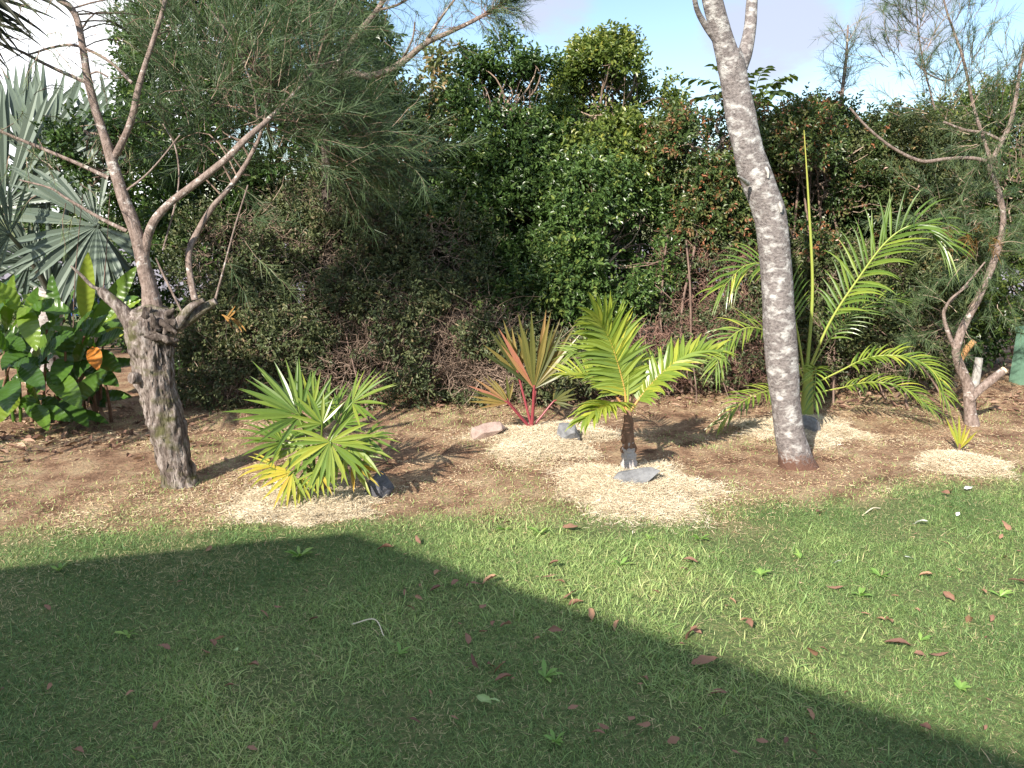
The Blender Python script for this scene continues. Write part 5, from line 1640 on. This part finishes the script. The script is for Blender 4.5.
# ------------------------------------------------------------------ green service box at the right edge
M['box_green'] = plain_mat('green_box_paint', (.22, .40, .29), .45)
M['box_lid'] = plain_mat('green_box_lid', (.24, .43, .31), .45)
c = G(1051, 387)
root = thing('service_box', 'green metal service box at the right edge of the bed', 'utility box', (c[0], c[1], 0))
wb = 52 * (c[1]) / F
g = Geo()
hb = P(1051, 331, c[1])[2]
V = []
for z_, k_ in ((-.05, 1.0), (hb * .93, .93)):
    for sx_, sy_ in ((-1, -1), (1, -1), (1, 1), (-1, 1)):
        V.append([c[0] + sx_ * wb / 2 * k_, c[1] + .14 + sy_ * .14 * k_, z_])
g.add(V, np.array([(3, 2, 1, 0), (4, 5, 6, 7), (0, 1, 5, 4), (1, 2, 6, 5), (2, 3, 7, 6), (3, 0, 4, 7)]))
g.build('body', M['box_green'], root)
g = Geo()
V = []
for z_, k_ in ((hb * .93, .99), (hb, .95), (hb + .02, .7)):
    for sx_, sy_ in ((-1, -1), (1, -1), (1, 1), (-1, 1)):
        V.append([c[0] + sx_ * wb / 2 * k_, c[1] + .14 + sy_ * .15 * k_, z_])
g.add(V, np.array([(3, 2, 1, 0), (8, 9, 10, 11)] + [(a_ + o_, (a_ + 1) % 4 + o_, (a_ + 1) % 4 + 4 + o_, a_ + 4 + o_) for o_ in (0, 4) for a_ in range(4)]))
g.build('lid', M['box_lid'], root)
g = Geo(); boxg(g, c[0] - .02, c[1] - .002, hb * .6, .05, .012, .015); g.build('latch', M['rock_dark'], root)

# ------------------------------------------------------------------ fallen leaves
def leaf_mesh(seed, kind):
    rs_ = np.random.default_rng(seed)
    nu, nv_ = 9, 5
    g = Geo()
    V = []
    curl = rs_.uniform(-.2, .75); bend = rs_.uniform(-.5, .6); tw = rs_.uniform(-.5, .5)
    ragg = rs_.uniform(.75, 1.15, (nu, 2))
    for i_ in range(nu):
        t = i_ / (nu - 1)
        wv = math.sin(PI * min(1, t ** .8)) ** .8 * (.5 if kind != 'long' else .28) + .015
        wv *= 1 + rs_.uniform(-.1, .1)
        for j_ in range(nv_):
            s = (j_ / (nv_ - 1) - .5) * 2
            z = curl * .22 * s * s * wv * 2 + bend * .18 * math.sin(t * PI) + .015 * rs_.normal()
            xx_ = s * wv * .5 * (1 - .15 * curl * abs(s)) * ragg[i_, 0 if s < 0 else 1]
            yy_ = t - .5
            z += tw * xx_ * (t - .5) * 1.6
            V.append((xx_, yy_, z + .02))
    ii = (np.arange(nu - 1) * nv_)[:, None]; jj = np.arange(nv_ - 1)[None]
    g.add(V, np.stack([ii + jj, ii + jj + 1, ii + jj + nv_ + 1, ii + jj + nv_], -1).reshape(-1, 4), 0, rs_.uniform(.2, .9))
    tube(g, [(0, -.5, .02), (0.01, -.62, .04), (0.03, -.72, .05)], [.012, .01, .008], 4, .2)
    return g


LEAFM = {}
for kind, mat, cnt in (('round', 'dry_leaf', 7), ('long', 'dry_leaf', 3), ('petal', 'pale_leaf', 2), ('green', 'green_leaf', 3)):
    LEAFM[kind] = []
    for s in range(cnt):
        o = leaf_mesh(100 + s * 7 + len(kind), 'long' if kind == 'long' else 'round').build('fallen_leaf', M[mat], smooth=True)
        LEAFM[kind].append(o.data)
        bpy.data.objects.remove(o)


def fallen(px, py, wpx, kind='round', label=None, cat='leaf', group=None, name='fallen_leaf', rz=None, tilt=.35):
    c = G(px, py)
    ln = wpx * (np.linalg.norm(c - [0, 0, CAMZ])) / np.linalg.norm(ray(px, py)) / F
    o = bpy.data.objects.new(name, LEAFM[kind][RNG.integers(len(LEAFM[kind]))])
    COL.objects.link(o)
    o.location = (c[0], c[1], gz(c[0], c[1]) + RNG.uniform(.014, .026) + ln * .07)
    o.rotation_euler = (RNG.normal(0, tilt), RNG.normal(0, tilt), RNG.uniform(0, 2 * PI) if rz is None else rz)
    o.scale = (ln,) * 3
    return tag(o, label, cat, group)


LAWNL = [(48, 614, 8), (181, 588, 10), (209, 554, 8), (278, 616, 9), (159, 733, 14), (213, 655, 16), (206, 662, 12), (219, 652, 12), (255, 677, 11), (230, 696, 9), (292, 701, 8), (80, 760, 12), (314, 627, 8), (3, 696, 14), (130, 700, 9), (50, 693, 8),
         (418, 544, 13), (438, 580, 12), (436, 596, 12), (490, 587, 22), (455, 590, 12), (483, 613, 12), (506, 635, 14), (493, 631, 10), (483, 640, 12), (467, 645, 15), (460, 631, 9), (490, 673, 13), (500, 675, 15), (503, 685, 14), (513, 685, 8), (476, 590, 14), (468, 592, 9),
         (537, 646, 12), (555, 640, 11), (570, 603, 15), (576, 611, 12), (591, 622, 13), (617, 633, 14), (553, 572, 12), (549, 584, 10), (507, 526, 8), (570, 531, 14), (431, 702, 9), (415, 730, 12), (455, 729, 9), (573, 716, 16), (603, 735, 16), (598, 742, 12), (631, 727, 14), (643, 734, 13), (645, 684, 10),
         (419, 605, 10), (405, 600, 8), (673, 746, 10), (411, 615, 8), (420, 593, 8), (696, 638, 15), (718, 699, 13), (732, 609, 12), (726, 613, 9), (750, 632, 14), (745, 628, 9), (812, 660, 14), (822, 656, 12), (864, 622, 11), (888, 630, 13), (880, 628, 8), (856, 633, 10), (919, 660, 14), (968, 628, 15), (991, 625, 14),
         (957, 577, 10), (948, 604, 11), (983, 600, 8), (917, 617, 9), (925, 582, 10), (1019, 590, 16), (1005, 534, 10), (1005, 562, 10), (1018, 558, 10), (1000, 545, 8), (989, 705, 10), (810, 717, 10), (812, 735, 14), (762, 745, 11), (786, 744, 14), (736, 755, 10), (814, 757, 8), (925, 731, 13), (818, 518, 9), (895, 602, 9), (846, 697, 6),
         (880, 765, 8), (951, 496, 12), (945, 500, 9), (560, 590, 8), (640, 690, 8), (690, 570, 14), (684, 576, 10), (655, 600, 7), (985, 730, 8), (985, 645, 7), (1015, 540, 8), (682, 650, 8), (700, 735, 8)]
for (x_, y_, w_) in LAWNL:
    fallen(x_, y_, w_ * RNG.uniform(.7, 1.45), 'round' if RNG.random() < .8 else 'long', 'small curled reddish brown leaf among the many scattered over the lawn', 'leaf', 'brown leaves scattered over the lawn')
fallen(164, 658, 16, 'round', 'lone orange brown leaf lying in the shaded left part of the lawn', rz=1.3, tilt=.15)
fallen(265, 624, 15, 'round', 'tan curled leaf in the shade in front of the green fan palm', rz=1.0)
fallen(253, 760, 12, 'round', 'pale tan leaf scrap at the bottom edge left of the middle', rz=1.2, tilt=.1)
fallen(385, 552, 15, 'round', 'reddish leaf on the shade edge in front of the dark slate stone', rz=1.6)
fallen(475, 671, 18, 'long', 'slender upright brown leaf left of the leaf cluster in the middle of the lawn', rz=.1)
fallen(704, 670, 27, 'round', 'largest curled brown leaf, on the shade edge right of the middle', rz=1.4, tilt=.2)
fallen(692, 642, 22, 'round', 'big crumpled dark red leaf just above the largest curled leaf', rz=1.0, tilt=.5)
fallen(834, 594, 17, 'long', 'bright rusty leaf lying alone on the sunny lawn below the pale trunk', rz=1.5)
fallen(896, 653, 26, 'long', 'long flat tan leaf on the sunny lawn at the right', rz=1.45, tilt=.1)
fallen(937, 660, 22, 'long', 'broad brown leaf right of the long flat tan leaf', rz=1.7, tilt=.15)
fallen(484, 709, 20, 'green', 'larger of two pale green leaves lying near the bottom middle', 'leaf', 'pale green leaves near the bottom middle', rz=.9)
fallen(493, 713, 14, 'green', 'smaller of two pale green leaves lying near the bottom middle', 'leaf', 'pale green leaves near the bottom middle', rz=1.7)
fallen(236, 661, 12, 'green', 'yellow green leaf lying beside brown leaves in the shaded grass', rz=.8)
fallen(968, 493, 11, 'petal', 'white crumpled petal at the edge of the bed below the yellow seedling', 'petal', name='fallen_petal')
fallen(921, 530, 13, 'petal', 'white petal on the lawn between the crumpled white one and the small upright one', 'petal', name='fallen_petal')
fallen(909, 563, 9, 'petal', 'small upright white petal on the sunny lawn', 'petal', name='fallen_petal', tilt=.8)
fallen(838, 568, 8, 'petal', 'tiny cream petal on the lawn below the tall trunk', 'petal', name='fallen_petal')
fallen(957, 521, 7, 'petal', 'tiny cream petal below the crumpled white one', 'petal', name='fallen_petal')

# dry sticks on the ground
for (a_, b_, c_, r_, lab) in [((480, 488), (500, 486), (520, 490), .002, None), ((352, 629), (375, 630), (384, 641), .0028, 'thin bent straw coloured stalk lying in the shaded grass'), ((880, 512), (872, 516), (862, 519), .0035, 'short yellow stalk lying at the lawn edge below the pale trunk')]:
    if not lab:
        continue
    g = Geo()
    pth = cr([G(*a_) + [0, 0, .02], G(*b_) + [0, 0, .045], G(*c_) + [0, 0, .02]], 6)
    tube(g, pth, np.linspace(r_, r_ * .7, len(pth)), 5, .8)
    o = g.build('dry_stalk', M['straw'], loc=G(*b_))
    tag(o, lab, 'stalk')

# broad leaved weeds in the lawn
WG = 'broad leaved weeds in the lawn'
weeds = [(545, 680, 20, 'largest flat leafy weed in the shaded lawn, right of the leaf cluster'), (128, 640, 16, 'upright tufted weed in the shaded lawn at the left'), (880, 580, 14, None), (540, 535, 15, None), (505, 530, 12, None), (700, 540, 12, None), (620, 568, 14, None),
         (920, 645, 14, None), (860, 600, 14, None), (400, 660, 14, None), (300, 560, 16, None), (555, 745, 16, None), (960, 690, 14, None), (800, 560, 12, None), (1000, 600, 14, None), (760, 580, 12, None), (650, 540, 10, None), (60, 575, 14, None)]
for (px_, py_, wp, lab) in weeds:
    c = G(px_, py_)
    c[2] = gz(c[0], c[1])
    s = wp * c[1] / F
    n_ = RNG.integers(6, 11)
    th = RNG.uniform(0, 2 * PI, n_)
    D = np.stack([np.cos(th), np.sin(th), RNG.uniform(.4, 1.1, n_)], -1)
    g = Geo()
    strips(g, np.repeat((c + [0, 0, .008])[None], n_, 0), D, np.array([0, 0, 1.]) + RNG.normal(0, .2, (n_, 3)), s * RNG.uniform(.6, 1.2, n_), s * .3, .9, 5, .2, RNG.uniform(.4, .8, n_), 0, .6, .1, .2)
    o = g.build('weed', M['weed'], loc=c)
    tag(o, lab or 'small bright green broad leaved weed in the lawn', 'weed', WG)
